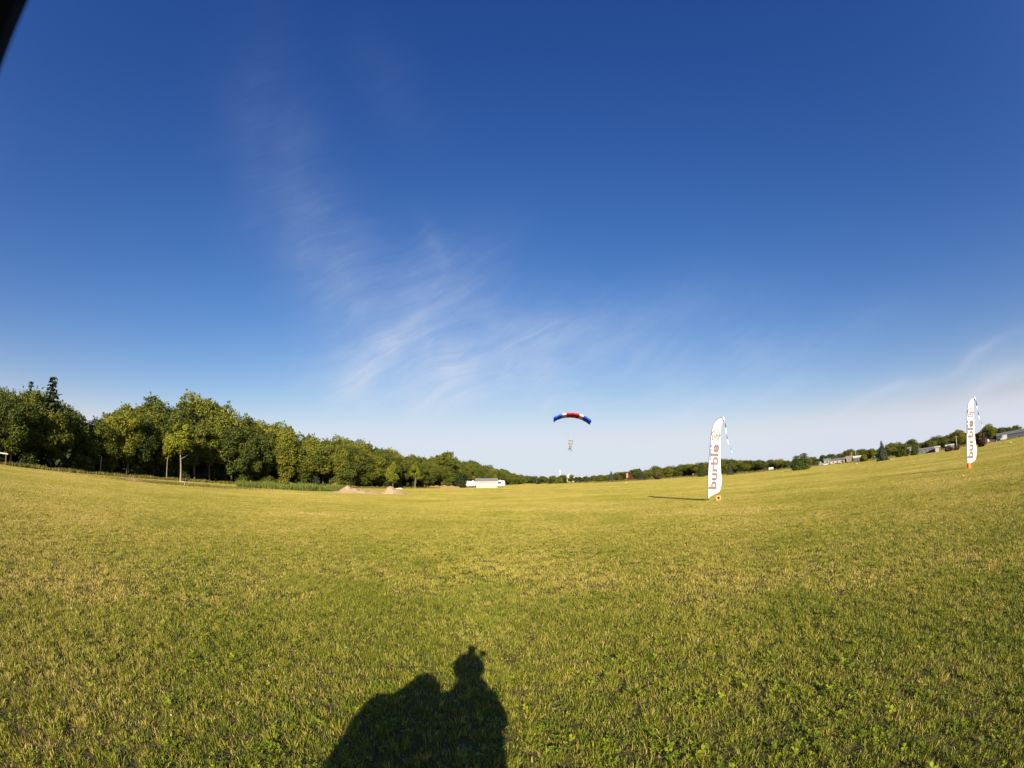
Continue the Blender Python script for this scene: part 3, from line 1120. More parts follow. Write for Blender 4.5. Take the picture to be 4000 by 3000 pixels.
mound('dirt_pile', 'right and higher heap of pale sandy dirt with a pointed top', M_DIRT, at(1530, 71.5), -R(bearing(1530)), 6.0, 4.2, [(-0.15, 0, 1.12, 1.5), (0.9, -0.2, 0.55, 1.7), (-1.5, 0.3, 0.45, 1.2), (-2.2, 0, 0.25, 1.0)], 21)
mound('dirt_pile', 'left and lower, lumpier heap of pale sandy dirt beside the reeds', M_DIRT, at(1395, 71.0), -R(bearing(1395)), 8.4, 4.2, [(-1.3, 0, 0.98, 1.8), (-0.5, 0.1, 0.92, 1.4), (0.8, 0.2, 0.55, 1.6), (2.2, 0.1, 0.48, 1.7), (-3.0, 0, 0.25, 1.2), (3.4, 0, 0.2, 1.0)], 22)
mound('dirt_pile', 'reddish-brown earth heap rising behind the reeds', M_CLAY, at(1302, 92), -R(bearing(1302)), 5.4, 4.0, [(0.5, 0, 1.6, 1.4), (-0.9, 0, 0.9, 1.6), (1.6, 0.2, 0.6, 1.0)], 23)
mound('dirt_bank', 'long low tan earth bank left of the white caravans', M_BANK, at(1735, 152), -R(bearing(1735)), 11.5, 4.5, [(-4.0, 0, 0.7, 2.4), (-2.2, 0, 0.95, 2.4), (0, 0, 1.05, 2.8), (2.2, 0, 0.95, 2.6), (3.8, 0, 0.7, 2.2)], 24)
mound('dirt_patch', 'small bare tan dirt patch in the rough grass left of the wooden stand', M_BANK, at(525, 69), -R(bearing(525)), 4.5, 3.0, [(0, 0, 0.30, 1.8), (1.2, 0.2, 0.2, 1.2)], 25)
M_STONE = mat('pale_stone', (0.42, 0.38, 0.30), 0.9, 0.15, 3.0)
for lbl, px, dd, sz in (('left and smaller of two whitish stones by the wood, right behind the pointed dirt pile', 1551, 122, 0.32), ('right and longer of two whitish stones by the wood behind the dirt pile', 1563, 122, 0.5)):
    bmf = bmesh.new()
    bmesh.ops.create_icosphere(bmf, subdivisions=2, radius=1.0)
    rs = random.Random(px)
    for v in bmf.verts:
        v.co = Vector((v.co.x * sz * 1.6, v.co.y * sz, max(-0.1, v.co.z) * sz * 0.85)) * rs.uniform(0.86, 1.1)
    sm = bpy.data.meshes.new('stone')
    bmf.to_mesh(sm)
    bmf.free()
    sm.materials.append(M_STONE)
    tag(obj('stone', sm, loc=at(px, dd)), lbl, 'stone')

# ------------------------------------------------------------------ white shed, caravans
M_WHITE = mat('white_siding', (0.40, 0.37, 0.355), 0.6, 0.05, 2.0)
M_TRIM = mat('white_trim', (0.58, 0.56, 0.53), 0.5)
M_ROOFG = mat('grey_shingle', (0.20, 0.19, 0.19), 0.9, 0.25, 6.0, bump=0.3)
M_GREYW = mat('grey_wall', (0.145, 0.14, 0.14), 0.8, 0.1, 2.0)
M_GLASS = mat('window_dark', (0.03, 0.035, 0.04), 0.15, spec=0.6)
M_RUBBER = mat('rubber_black', (0.02, 0.02, 0.02), 0.85)
M_DARK = mat('dark_metal', (0.04, 0.04, 0.045), 0.5)
M_WOOD = mat('weathered_wood', (0.20, 0.14, 0.09), 0.85, 0.3, 8.0)
M_PALEWOOD = mat('pale_board', (0.42, 0.38, 0.30), 0.8, 0.1, 6.0)
M_ORANGE = mat('cone_orange', (0.85, 0.16, 0.025), 0.55, 0.08, 8.0)
M_ORANGEP = mat('cone_base_faded', (0.80, 0.38, 0.17), 0.7, 0.08, 8.0)

shed = thing('shed', 'white gabled shed with grey shingle roof at the end of the wood', 'shed', at(1900, 163), R(7))
w, d, h = 6.9, 5.2, 2.05
hip = 3.05
wall_poly = [(-d / 2, 0), (d / 2, 0), (d / 2, h), (0, hip), (-d / 2, h)]
MB().prism(wall_poly, -w / 2, w / 2, 'x').build('wall', M_WHITE, shed)
nb = 8
for k in range(nb):     # lapped siding boards, front
    z = 0.13 + k * h / nb
    MB().box((0, -d / 2 - 0.025, z), (w - 0.24, 0.035, h / nb - 0.03), rot=Matrix.Rotation(R(5), 3, 'X')).build('siding_board', M_WHITE, shed)
rf = MB()
th, ov = 0.12, 0.38
for s in (-1, 1):
    a = Vector((0, s * (d / 2 + ov), h - ov * (hip - h) / (d / 2)))
    c = Vector((0, 0, hip))
    n_ = Vector((0, s * (hip - h), d / 2)).normalized() * th
    vs = []
    for x in (-w / 2 - ov, w / 2 + ov):
        for q in (a, c, c + n_ + Vector((0, -n_.y, 0)), a + n_):
            vs.append((x, q.y, q.z + 0.02))
    rf.add(vs, [(0, 1, 2, 3), (7, 6, 5, 4), (0, 4, 5, 1), (1, 5, 6, 2), (2, 6, 7, 3), (3, 7, 4, 0)])
roof = rf.build('roof', M_ROOFG, shed)
MB().box((0, -d / 2 - ov - 0.02, h - 0.12), (w + 2 * ov, 0.05, 0.2)).build('fascia', M_TRIM, roof)
MB().box((0, -d / 2 - ov * 0.5, h - 0.2), (w + ov, ov, 0.03)).build('soffit', M_TRIM, roof)
for s in (-1, 1):
    MB().box((s * (w / 2 - 0.06), -d / 2 - 0.03, h / 2), (0.14, 0.07, h)).build('corner_board', M_TRIM, shed)
for s in (-1, 1):
    ang = math.atan2(hip - h, d / 2)
    ln = math.hypot(d / 2 + ov, (hip - h) * (d / 2 + ov) / (d / 2))
    MB().box((w / 2 + ov + 0.02, s * (d / 4 + ov / 2), (h + hip) / 2 - ov * 0.15), (0.05, ln, 0.2), rot=Matrix.Rotation(-s * ang, 3, 'X')).build('verge_board', M_TRIM, roof)
MB().box((w / 2 + 0.02, 0, h / 2), (0.04, d - 0.3, h - 0.1)).build('end_panel', M_GREYW, shed)
MB().box((w / 2 + 0.05, 0.3, 0.95), (0.05, 1.9, 1.9)).build('door', M_GREYW, shed)
MB().box((0, -d / 2 - 0.12, 0.06), (w + 0.2, 0.14, 0.12)).build('plinth', M_TRIM, shed)


def wheel(parent, x, y, r_, wdt, name='wheel'):
    mb = MB().tube([(x, y - wdt / 2, r_), (x, y + wdt / 2, r_)], r_, 16)
    wh = mb.build(name, M_RUBBER, parent)
    MB().tube([(x, y - wdt / 2 - 0.012, r_), (x, y + wdt / 2 + 0.012, r_)], r_ * 0.55, 12).build('rim', M_TRIM, wh)
    return wh


def caravan(label, px, dist, L, H, rz, win, group=None):
    t = thing('caravan', label, 'caravan', at(px, dist), rz, group)
    hw = 1.05
    poly = [(-L / 2, 0.45), (L / 2 - 0.15, 0.45), (L / 2, 0.9), (L / 2 - 0.1, H - 0.25), (L / 2 - 0.4, H), (-L / 2 + 0.5, H), (-L / 2 + 0.08, H - 0.35), (-L / 2 - 0.05, 1.1)]
    MB().prism(poly, -hw, hw, 'y').build('body', M_TRIM, t, bevel=0.05)
    for (x, z, ww, hh) in win:
        f = MB().box((x, -hw - 0.015, z), (ww + 0.1, 0.03, hh + 0.1)).build('window', M_GREYW, t)
        MB().box((x, -hw - 0.04, z), (ww, 0.02, hh)).build('pane', M_GLASS, f)
    MB().box((L * 0.22, -hw - 0.02, 1.3), (0.65, 0.04, 1.6)).build('door', M_WHITE, t)
    wheel(t, -0.2, -hw + 0.05, 0.32, 0.2)
    wheel(t, -0.2, hw - 0.05, 0.32, 0.2)
    MB().box((0, 0, H + 0.1), (0.6, 0.5, 0.2)).build('roof_vent', M_TRIM, t)
    MB().tube([(-L / 2, 0, 0.5), (-L / 2 - 0.9, 0, 0.45)], 0.05, 6).build('drawbar', M_DARK, t)
    return t


caravan('greyish caravan with a square window at the left end of the row', 1825, 172, 4.0, 2.15, R(3), [(-0.9, 1.45, 0.7, 0.5)])
caravan('white caravan half hidden behind the left end of the white shed', 1849, 176, 4.4, 2.3, R(-2), [(-0.6, 1.5, 0.8, 0.5), (-1.6, 1.5, 0.3, 0.4)])
caravan('white camper with a dark window to the right of the white shed', 1953, 176, 3.6, 2.4, R(8), [(-0.3, 1.6, 1.2, 0.6), (-1.3, 1.6, 0.4, 0.5)])

# ------------------------------------------------------------------ left edge: stand, pole, bench
st = thing('flat_topped_stand', 'low stand with a white flat top at the far left edge of the wood', 'stand', at(-10, 74), R(58))
MB().box((0, 0, 1.45), (3.4, 1.5, 0.17)).build('top', M_TRIM, st, bevel=0.02)
for x in (-1.4, 1.4):
    for y in (-0.6, 0.6):
        MB().box((x, y, 0.68), (0.12, 0.12, 1.37)).build('leg', M_WOOD, st)
MB().box((0, 0.55, 0.75), (2.7, 0.06, 0.2)).build('brace', M_WOOD, st)

pl = thing('lamp_pole', 'short pale pole with a small lamp head before the left wood', 'pole', at(396, 88))
MB().tube([(-0.12, 0, 0), (-0.04, 0, 1.6), (0.06, 0, 3.0)], [0.075, 0.065, 0.05], 8).build('post', M_PALEWOOD, pl, True)
MB().tube([(0.06, 0, 2.98), (-0.25, 0, 3.12), (-0.5, 0, 3.14)], 0.025, 6).build('arm', M_DARK, pl)
MB().box((-0.55, 0, 3.1), (0.35, 0.16, 0.10)).build('lamp_head', M_TRIM, pl, bevel=0.02)

be = thing('wooden_stand', 'small wooden stand with a pale board in the rough grass', 'stand', at(724, 66), R(40))
MB().box((0.28, 0, 0.50), (0.62, 0.5, 0.16)).build('top', M_WOOD, be, bevel=0.01)
MB().box((-0.38, 0, 0.53), (0.66, 0.34, 0.07)).build('board', M_PALEWOOD, be, bevel=0.008)
for x in (0.0, 0.52):
    MB().box((x, 0, 0.22), (0.07, 0.3, 0.44)).build('leg', M_PALEWOOD, be)
MB().box((0.52, -0.2, 0.35), (0.06, 0.06, 0.74)).build('post', M_WOOD, be)

# ------------------------------------------------------------------ feather flags
M_CLOTH = mat('flag_cloth_white', (0.80, 0.78, 0.76), 0.75, 0.03, 1.5, spec=0.15, trans=0.10)
M_NAVY = mat('flag_sleeve_navy', (0.03, 0.045, 0.13), 0.6)
M_TEAL = mat('flag_ribbon_teal', (0.06, 0.20, 0.27), 0.7)
M_PALETEAL = mat('flag_ribbon_pale', (0.55, 0.72, 0.76), 0.7)
M_INK = mat('flag_ink_maroon', (0.200, 0.148, 0.160), 0.75)
M_INKG = mat('flag_ink_brown_grey', (0.085, 0.072, 0.070), 0.75)
M_POLE = mat('pole_black', (0.025, 0.025, 0.03), 0.4)
POLE = [(0.0, 0.175), (0.03, 1.08), (0.07, 1.84), (0.165, 2.60), (0.28, 3.37), (0.39, 4.15), (0.535, 4.64), (0.70, 4.94), (0.94, 5.14), (1.25, 5.23)]
EDGE = [(0.07, 0.175), (0.10, 0.29), (0.706, 0.50), (0.79, 0.62), (0.906, 1.08), (0.92, 1.34), (0.878, 2.03), (0.905, 2.99), (0.97, 3.95), (1.065, 4.72), (1.17, 4.87), (1.30, 4.86)]


def resample(P, n, wts=None):
    P = np.array(P, float)
    s = np.concatenate([[0], np.cumsum(np.linalg.norm(np.diff(P, axis=0), axis=1))])
    t = np.linspace(0, s[-1], n)
    return np.stack([np.interp(t, s, P[:, k]) for k in range(P.shape[1])], 1)


def smooth_poly(P, it=2):
    P = np.array(P, float)
    for _ in range(it):
        Q = [P[0]]
        for a, b in zip(P[:-1], P[1:]):
            Q += [0.75 * a + 0.25 * b, 0.25 * a + 0.75 * b]
        Q.append(P[-1])
        P = np.array(Q)
    return P


def cloth_y(x, z):
    return 0.035 * math.sin(2.2 * z + 3.0 * x) * (x + 0.05) + 0.018 * math.sin(7 * x - 1.3 * z) * x


def text_mesh(body, size, thick, sx_):
    cu = bpy.data.curves.new('lettering', 'FONT')
    cu.body = body
    cu.size = size
    cu.offset = thick
    cu.resolution_u = 6
    o = bpy.data.objects.new('lettering_tmp', cu)
    COL.objects.link(o)
    dg = bpy.context.evaluated_depsgraph_get()
    me = bpy.data.meshes.new_from_object(o.evaluated_get(dg))
    bpy.data.objects.remove(o)
    return me


def lay_text(name, body, material, parent, p0, p1, height, thick):
    """text that runs from p0 up to p1 along the cloth, letter tops towards the pole"""
    me = text_mesh(body, 1.0, thick, 1.0)
    bm = bmesh.new()
    bm.from_mesh(me)
    bmesh.ops.triangulate(bm, faces=bm.faces)
    for _ in range(4):                              # fine enough to follow the folds of the cloth
        lng = [e for e in bm.edges if e.calc_length() > 0.10]
        if lng:
            bmesh.ops.subdivide_edges(bm, edges=lng, cuts=1)
            bmesh.ops.triangulate(bm, faces=bm.faces)
    bm.to_mesh(me)
    bm.free()
    n = len(me.vertices)
    co = np.zeros(n * 3)
    me.vertices.foreach_get('co', co)
    co = co.reshape(-1, 3)
    x0, x1 = co[:, 0].min(), co[:, 0].max()
    y1 = co[:, 1].max()
    p0, p1 = np.array(p0), np.array(p1)
    d = p1 - p0
    nrm = np.array([-d[1], d[0]]) / np.linalg.norm(d)
    out = np.zeros((n, 3))
    for i in range(n):
        q = p0 + d * (co[i, 0] - x0) / (x1 - x0) + nrm * co[i, 1] / y1 * height
        out[i] = (q[0], cloth_y(q[0], q[1]) - 0.013, q[1])
    me.vertices.foreach_set('co', out.astype(np.float32).ravel())
    me.update()
    me.materials.clear()
    me.materials.append(material)
    o = obj(name, me, parent)
    return o


def stroke(P, r_, mb, closed=False):
    """flat printed line of half-width r_ on the cloth through points (x,z)"""
    P = np.array(P, float)
    n = len(P)
    vs = []
    for i in range(n):
        a = P[(i - 1) % n] if closed else P[max(i - 1, 0)]
        b = P[(i + 1) % n] if closed else P[min(i + 1, n - 1)]
        t = (b - a) / (np.linalg.norm(b - a) + 1e-9)
        nn = np.array([-t[1], t[0]]) * r_
        for q in (P[i] + nn, P[i] - nn):
            vs.append((q[0], cloth_y(q[0], q[1]) - 0.013, q[1]))
    fs = [(2 * i, 2 * i + 1, 2 * ((i + 1) % n) + 1, 2 * ((i + 1) % n)) for i in range(n if closed else n - 1)]
    mb.add(vs, fs)


def feather_flag(label, loc, rz, zs, top_tint):
    t = thing('feather_flag', label, 'flag', loc, rz, 'white feather flags')
    t.scale = (zs, zs, zs)
    pole = smooth_poly(POLE, 2)
    MB().tube([(-0.012, 0, -0.15), (-0.012, 0, 0.2)], 0.022, 8).build('ground_stake', M_POLE, t)
    full = np.concatenate([[[-0.01, 0.15]], pole - np.array([0.0, 0.0])])
    MB().tube([(p[0] - 0.012, 0, p[1]) for p in full], [0.017] * (len(full) - 6) + [0.012] * 6, 8).build('pole', M_NAVY, t, True)
    nz, nx = 110, 26
    Lp = resample(pole, nz)
    Rp = resample(smooth_poly(EDGE, 2), nz)
    # rows stay nearly level: pair edge points by height
    V = np.zeros((nz, nx, 3))
    lz = np.linspace(0, 1, nz)
    for i in range(nz):
        a, b = Lp[i], Rp[i]
        for k in range(nx):
            f = k / (nx - 1)
            x, z = a[0] * (1 - f) + b[0] * f, a[1] * (1 - f) + b[1] * f
            V[i, k] = (x, cloth_y(x, z), z)
    i = (np.arange(nz - 1)[:, None] * nx + np.arange(nx - 1)[None, :]).ravel()[:, None]
    me = np_mesh('cloth', V.reshape(-1, 3), i + np.array([[0, 1, nx + 1, nx]]), None, M_CLOTH, True)
    cl = obj('cloth', me, t)
    so = cl.modifiers.new('thickness', 'SOLIDIFY')
    so.thickness = 0.006
    so.offset = 0
    hem = MB()
    stroke([(p[0] - 0.055, p[1] + 0.02) for p in resample(smooth_poly(EDGE[2:9], 2), 40)], 0.004, hem)
    hem.build('hem_seam', M_INKG, cl)
    lay_text('lettering', 'burble', M_INK, t, (0.515, 0.70), (0.84, 3.50), 0.47, 0.032)
    lay_text('small_lettering', 'powered', M_INKG, t, (0.285, 2.57), (0.372, 3.26), 0.120, 0.030)
    lay_text('small_lettering', 'by', M_INKG, t, (0.384, 3.36), (0.410, 3.56), 0.130, 0.030)
    # cloud emblem with two aeroplanes
    em = MB()
    cx, cz_ = 0.69, 4.10
    ring = []
    for k in range(72):
        a = 2 * math.pi * k / 72
        r_ = 1 + 0.07 * math.sin(5 * a + 0.6)
        ring.append((cx + 0.235 * r_ * math.copysign(abs(math.cos(a)) ** 0.7, math.cos(a)) + 0.05 * math.sin(a), cz_ + 0.31 * r_ * math.copysign(abs(math.sin(a)) ** 0.75, math.sin(a))))
    stroke(ring, 0.024, em, True)
    inner = [(cx - 0.10 + 0.22 * u, cz_ + 0.17 + 0.06 * math.sin(9 * u)) for u in np.linspace(0, 1, 14)]
    stroke(inner, 0.010, em)
    stroke([(cx - 0.16 + 0.3 * u, cz_ - 0.19 + 0.03 * math.sin(7 * u)) for u in np.linspace(0, 1, 12)], 0.007, em)
    em.build('cloud_emblem', M_INKG, t)

    def plane(px_, pz_, s, ang, nm):
        mb = MB()
        ca, sa = math.cos(ang), math.sin(ang)
        def tr(P):
            return [(px_ + s * (x * ca - z * sa), pz_ + s * (x * sa + z * ca)) for x, z in P]
        stroke(tr([(-1, 0), (-0.4, 0), (0.3, 0), (0.9, 0)]), 0.14 * s, mb)
        stroke(tr([(0.15, -0.95), (0.25, 0), (0.15, 0.95)]), 0.12 * s, mb)
        stroke(tr([(-0.85, -0.35), (-0.8, 0), (-0.85, 0.35)]), 0.09 * s, mb)
        mb.v = [(x, y - 0.002, z) for x, y, z in mb.v]
        mb.build(nm, M_INK, t)
    plane(0.80, 4.10, 0.20, R(160), 'aeroplane_print')
    plane(0.66, 4.02, 0.14, R(195), 'aeroplane_print')
    plane(0.87, 3.76, 0.06, R(120), 'aeroplane_print')
    tg = MB()
    stroke([(0.04, 0.46), (0.13, 0.47), (0.13, 0.58), (0.04, 0.57)], 0.006, tg, True)
    tg.build('maker_tag', M_INKG, t)
    # twisted streamer from the tip
    path = smooth_poly([(1.27, 5.22), (1.33, 4.92), (1.36, 4.62), (1.385, 4.30), (1.40, 4.0), (1.44, 3.65), (1.55, 3.32), (1.64, 3.08), (1.68, 2.90)], 2)
    path = resample(path, 60)
    vs, fs, mi = [], [], []
    sm = MB()
    for i in range(60):
        u = i / 59
        wd = 0.050 * (1 - u) ** 0.6 + 0.005
        tw = 9.5 * u + 0.2
        dx, dy = math.cos(tw) * wd, math.sin(tw) * wd
        for sgn in (-1, 1):
            vs.append((path[i][0] + sgn * dx, sgn * dy, path[i][1] + sgn * 0.2 * dx))
    for i in range(59):
        sm.add([vs[2 * i], vs[2 * i + 1], vs[2 * i + 3], vs[2 * i + 2]], [(0, 1, 2, 3)], 1 if (i // 9) % 2 else 0)
    so2 = sm.build('streamer', [M_PALETEAL, M_TEAL], t)
    return t


f1 = pol(23.04, 31.06)
feather_flag('nearer white feather flag with maroon lettering, standing right of centre', f1, -R(30), 1.0, False)
f2 = pol(53.94, 38.4)
feather_flag('farther white feather flag with an orange cone at its foot, near the right edge', f2, -R(37), 0.925, True)

# cone lying on its side: square base towards the camera
cn = thing('traffic_cone', 'orange traffic cone tipped on its side beside the nearer flag', 'cone', pol(24.25, 30.9, 0.155), -R(24))
cn.rotation_euler = (R(90 + 6), R(8), -R(28))
def ring_pts(r_, z, n=24):
    return [(r_ * math.cos(2 * math.pi * k / n), r_ * math.sin(2 * math.pi * k / n), z) for k in range(n)]
mbp = MB()
n = 24
sq = []
for k in range(n):
    a = 2 * math.pi * k / n
    s_ = 0.155 / max(abs(math.cos(a)), abs(math.sin(a)))
    sq.append((min(s_, 0.19) * math.cos(a), min(s_, 0.19) * math.sin(a)))
vs = [(x, y, 0.03) for x, y in sq] + ring_pts(0.098, 0.03) + [(x, y, 0.0) for x, y in sq] + ring_pts(0.098, 0.0)
fs = []
for k in range(n):
    k2 = (k + 1) % n
    fs += [(k, k2, n + k2, n + k), (2 * n + k, 3 * n + k, 3 * n + k2, 2 * n + k2), (k, 2 * n + k, 2 * n + k2, k2), (n + k, n + k2, 3 * n + k2, 3 * n + k)]
mbp.add(vs, fs)
mbp.build('base', M_ORANGEP, cn)
mb = MB()
prof = [(0.097, 0.001), (0.09, 0.05), (0.06, 0.25), (0.03, 0.45), (0.025, 0.46), (0.02, 0.45), (0.05, 0.25), (0.082, 0.05), (0.089, 0.001)]
vs = []
for r_, z in prof:
    vs += ring_pts(r_, -z)
fs = []
for i in range(len(prof) - 1):
    for k in range(n):
        k2 = (k + 1) % n
        fs.append((i * n + k, i * n + k2, (i + 1) * n + k2, (i + 1) * n + k))
mb.add(vs, fs)
mb.build('cone_body', M_ORANGE, cn, True)

# upright orange cone stub round the foot of the farther flag
cn2 = thing('flag_base_cone', 'orange plastic cone round the foot of the farther flag', 'cone', f2 + Vector((0.05, -0.10, 0)), 0.3)
mb = MB()
vs = []
prof2 = [(0.155, 0.03), (0.15, 0.06), (0.115, 0.36), (0.10, 0.37), (0.09, 0.36), (0.13, 0.05)]
for r_, z in prof2:
    vs += ring_pts(r_, z)
fs = []
for i in range(len(prof2) - 1):
    for k in range(n):
        k2 = (k + 1) % n
        fs.append((i * n + k, i * n + k2, (i + 1) * n + k2, (i + 1) * n + k))
mb.add(vs, fs).build('cone_body', M_ORANGE, cn2, True)
MB().box((0, 0, 0.017), (0.40, 0.40, 0.034)).build('base', M_ORANGE, cn2, bevel=0.01)

M_ORCLOTH = mat('orange_cloth', (0.75, 0.16, 0.08), 0.7)
of = thing('orange_flag', 'small orange feather flag far off before the hedge', 'flag', at(2448, 290))
MB().tube([(0, 0, 0), (0, 0, 4.4), (0.25, 0, 4.9)], 0.05, 6).build('pole', M_TRIM, of)
mb = MB()
mb.prism([(0.05, 2.0), (0.85, 2.3), (0.95, 4.2), (0.6, 4.85), (0.28, 4.92), (0.05, 4.4)], -0.02, 0.02)
mb.build('cloth', M_ORCLOTH, of)

M_YELLOW = mat('marker_yellow', (0.75, 0.62, 0.18), 0.6)
for lbl, px, dd in (('small yellow field marker left of the pointed lone spruce', 3347, 150), ('small yellow field marker at the right foot of the lone spruce', 3481, 150),
                    ('small yellow field marker left of the pair of pines', 3055, 150), ('small yellow field marker below the orange flag', 2445, 165), ('small yellow field marker right of the farther flag', 3950, 120)):
    t = thing('field_marker', lbl, 'marker', at(px, dd), 0, 'yellow field markers')
    MB().tube([(0, 0, 0), (0, 0, 0.3)], 0.05, 8).build('stem', M_DARK, t)
    MB().tube([(0, 0, 0.22), (0, 0, 0.42), (0, 0, 0.5)], [0.2, 0.17, 0.05], 12).build('cap', M_YELLOW, t, True)

scrap = MB()
scrap.prism([(-0.12, 0), (0.10, 0), (0.13, 0.05), (0.04, 0.11), (-0.09, 0.08)], -0.06, 0.06)
so_ = scrap.build('orange_scrap', M_ORANGE, None, bevel=0.01)
so_.scale = (0.8, 0.8, 0.9)
so_.location = pol(bearing(3755), 29.6)
tag(so_, 'small orange scrap in the grass in front of the farther flag', 'scrap')

# ------------------------------------------------------------------ far buildings, poles, vehicles
M_TANW = mat('tan_wall', (0.28, 0.22, 0.17), 0.8, 0.1)
M_PINKW = mat('pinkish_wall', (0.30, 0.21, 0.19), 0.8, 0.1)
M_BLUEG = mat('blue_grey_wall', (0.085, 0.095, 0.115), 0.7, 0.1)
M_BLUEROOF = mat('teal_roof', (0.13, 0.21, 0.225), 0.6)
M_CREAM = mat('cream_wall', (0.36, 0.34, 0.30), 0.7, 0.05)


def building(name, label, px, dist, w, d, h, rise, wallm, roofm, nwin=3, rz=None, door=True, roof_along=True):
    """gabled or flat-roofed block; its long side faces the field"""
    t = thing(name, label, 'building', at(px, dist), -R(bearing(px)) + (rz or 0.0))
    MB().box((0, 0, h / 2), (w, d, h)).build('wall', wallm, t)
    ov = 0.35
    if rise > 0.05:
        poly = [(-d / 2 - ov, h - 0.02), (0, h + rise), (d / 2 + ov, h - 0.02), (d / 2 + ov, h + 0.14), (0, h + rise + 0.16), (-d / 2 - ov, h + 0.14)]
        MB().prism(poly, -w / 2 - ov, w / 2 + ov, 'x').build('roof', roofm, t)
        MB().prism([(-d / 2, h), (d / 2, h), (0, h + rise - 0.05)], -w / 2 + 0.01, w / 2 - 0.01, 'x').build('gable', wallm, t)
    else:
        MB().box((0, 0, h + 0.12), (w + 0.3, d + 0.3, 0.24)).build('roof', roofm, t)
    for k in range(nwin):
        x = -w / 2 + w * (k + 0.75) / (nwin + 0.5)
        f = MB().box((x, -d / 2 - 0.02, h * 0.58), (w / (nwin + 1) * 0.45 + 0.15, 0.05, h * 0.32 + 0.15)).build('window', M_TRIM, t)
        MB().box((x, -d / 2 - 0.06, h * 0.58), (w / (nwin + 1) * 0.45, 0.04, h * 0.32)).build('pane', M_GLASS, f)
    if door:
        MB().box((w * 0.38, -d / 2 - 0.03, min(h * 0.42, 1.05)), (min(1.4, w * 0.16), 0.07, min(h * 0.84, 2.1))).build('door', M_GREYW, t)
    return t


wk = building('works_building', 'white works building with a stepped roofline in the far trees', 2240, 470, 9.0, 12, 4.6, 0, M_CREAM, M_TRIM, 2)
MB().box((-5.4, 0, 3.4), (2.6, 6, 6.8)).build('tower_block', M_CREAM, wk)
MB().tube([(-4.4, -1, 6.6), (-4.4, -1, 9.0)], 0.35, 10).build('stack', M_TRIM, wk)
building('works_hall', 'low white hall right of the stepped works building', 2258, 480, 8.5, 10, 5.2, 0, M_CREAM, M_TRIM, 2)
building('works_annex', 'tan annex at the right end of the white works', 2279, 480, 5.5, 8, 4.6, 0, M_TANW, M_TRIM, 1)
wt = thing('water_tower', 'thin white water tower above the far treetops', 'tower', at(2188, 900))
MB().tube([(0, 0, 0), (0, 0, 14), (0, 0, 17)], [0.7, 0.55, 0.8], 12).build('column', M_TRIM, wt, True)
MB().tube([(0, 0, 17), (0, 0, 18), (0, 0, 20), (0, 0, 22), (0, 0, 22.8)], [0.8, 1.5, 1.7, 1.3, 0.3], 14).build('tank', M_TRIM, wt, True)

building('grey_long_house', 'long low house with a grey roof between the pines and the spruce', 3272, 330, 9.5, 7, 2.2, 1.3, M_WHITE, M_GREYW, 3)
building('pinkish_house', 'low pinkish house right of the long grey-roofed one', 3300, 335, 5.5, 6, 2.4, 0.9, M_PINKW, M_TRIM, 2)
building('tan_house', 'small tan house between the two utility poles', 3318, 330, 3.6, 5, 3.2, 0.9, M_TANW, M_PINKW, 1)
building('blue_house', 'small blue-grey house right of the utility poles', 3350, 320, 5.2, 5, 2.5, 1.0, M_BLUEG, M_TRIM, 2)
building('teal_roof_house', 'small house with a teal roof right of the pair of pines', 3232, 340, 4.6, 5, 3.2, 1.0, M_TANW, M_BLUEROOF, 1)
building('white_cottage', 'tiny white gabled cottage far off right of the nearer flag', 3012, 330, 2.6, 4, 0.9, 1.2, M_WHITE, M_TRIM, 0)
building('white_gable_house', 'white gable among the dark trees right of the spruce', 3558, 330, 3.2, 5, 3.4, 1.1, M_TRIM, M_ROOFG, 1)
building('grey_barn', 'long grey barn left of the farther flag', 3630, 240, 9.5, 8, 1.9, 0.5, M_GREYW, M_ROOFG, 4)
building('white_barn_end', 'bright white block at the right end of the long grey barn', 3665, 232, 2.3, 5, 2.0, 0.3, M_WHITE, M_TRIM, 0)
building('white_garage', 'white garage left of the big dark tree by the farther flag', 3713, 245, 4.0, 6, 1.9, 0.4, M_WHITE, M_TRIM, 2)
building('grey_hangar', 'wide grey hangar with a pale sloping roof at the right edge', 3962, 300, 20, 16, 2.5, 1.4, M_BLUEG, M_GREYW, 0)
building('grey_lean_to', 'grey lean-to at the left end of the hangar', 3893, 300, 8.0, 8, 2.0, 0.8, M_GREYW, M_BLUEG, 3)


def utility_pole(label, px, dist, h):
    t = thing('utility_pole', label, 'pole', at(px, dist), -R(bearing(px)), 'utility poles')
    MB().tube([(0, 0, 0), (0, 0, h)], [0.16, 0.11], 8).build('post', M_PALEWOOD, t, True)
    MB().box((0, -0.1, h - 0.5), (1.9, 0.1, 0.12)).build('crossarm', M_WOOD, t)
    for x in (-0.8, 0.0, 0.8):
        MB().tube([(x, -0.1, h - 0.44), (x, -0.1, h - 0.24)], 0.05, 6).build('insulator', M_TRIM, t)


utility_pole('utility pole just left of the blue-grey house', 3329, 320, 6.2)
utility_pole('taller utility pole right behind the blue-grey house', 3345, 330, 7.2)
utility_pole('utility pole between the white garage and the farther flag', 3740, 235, 5.6)


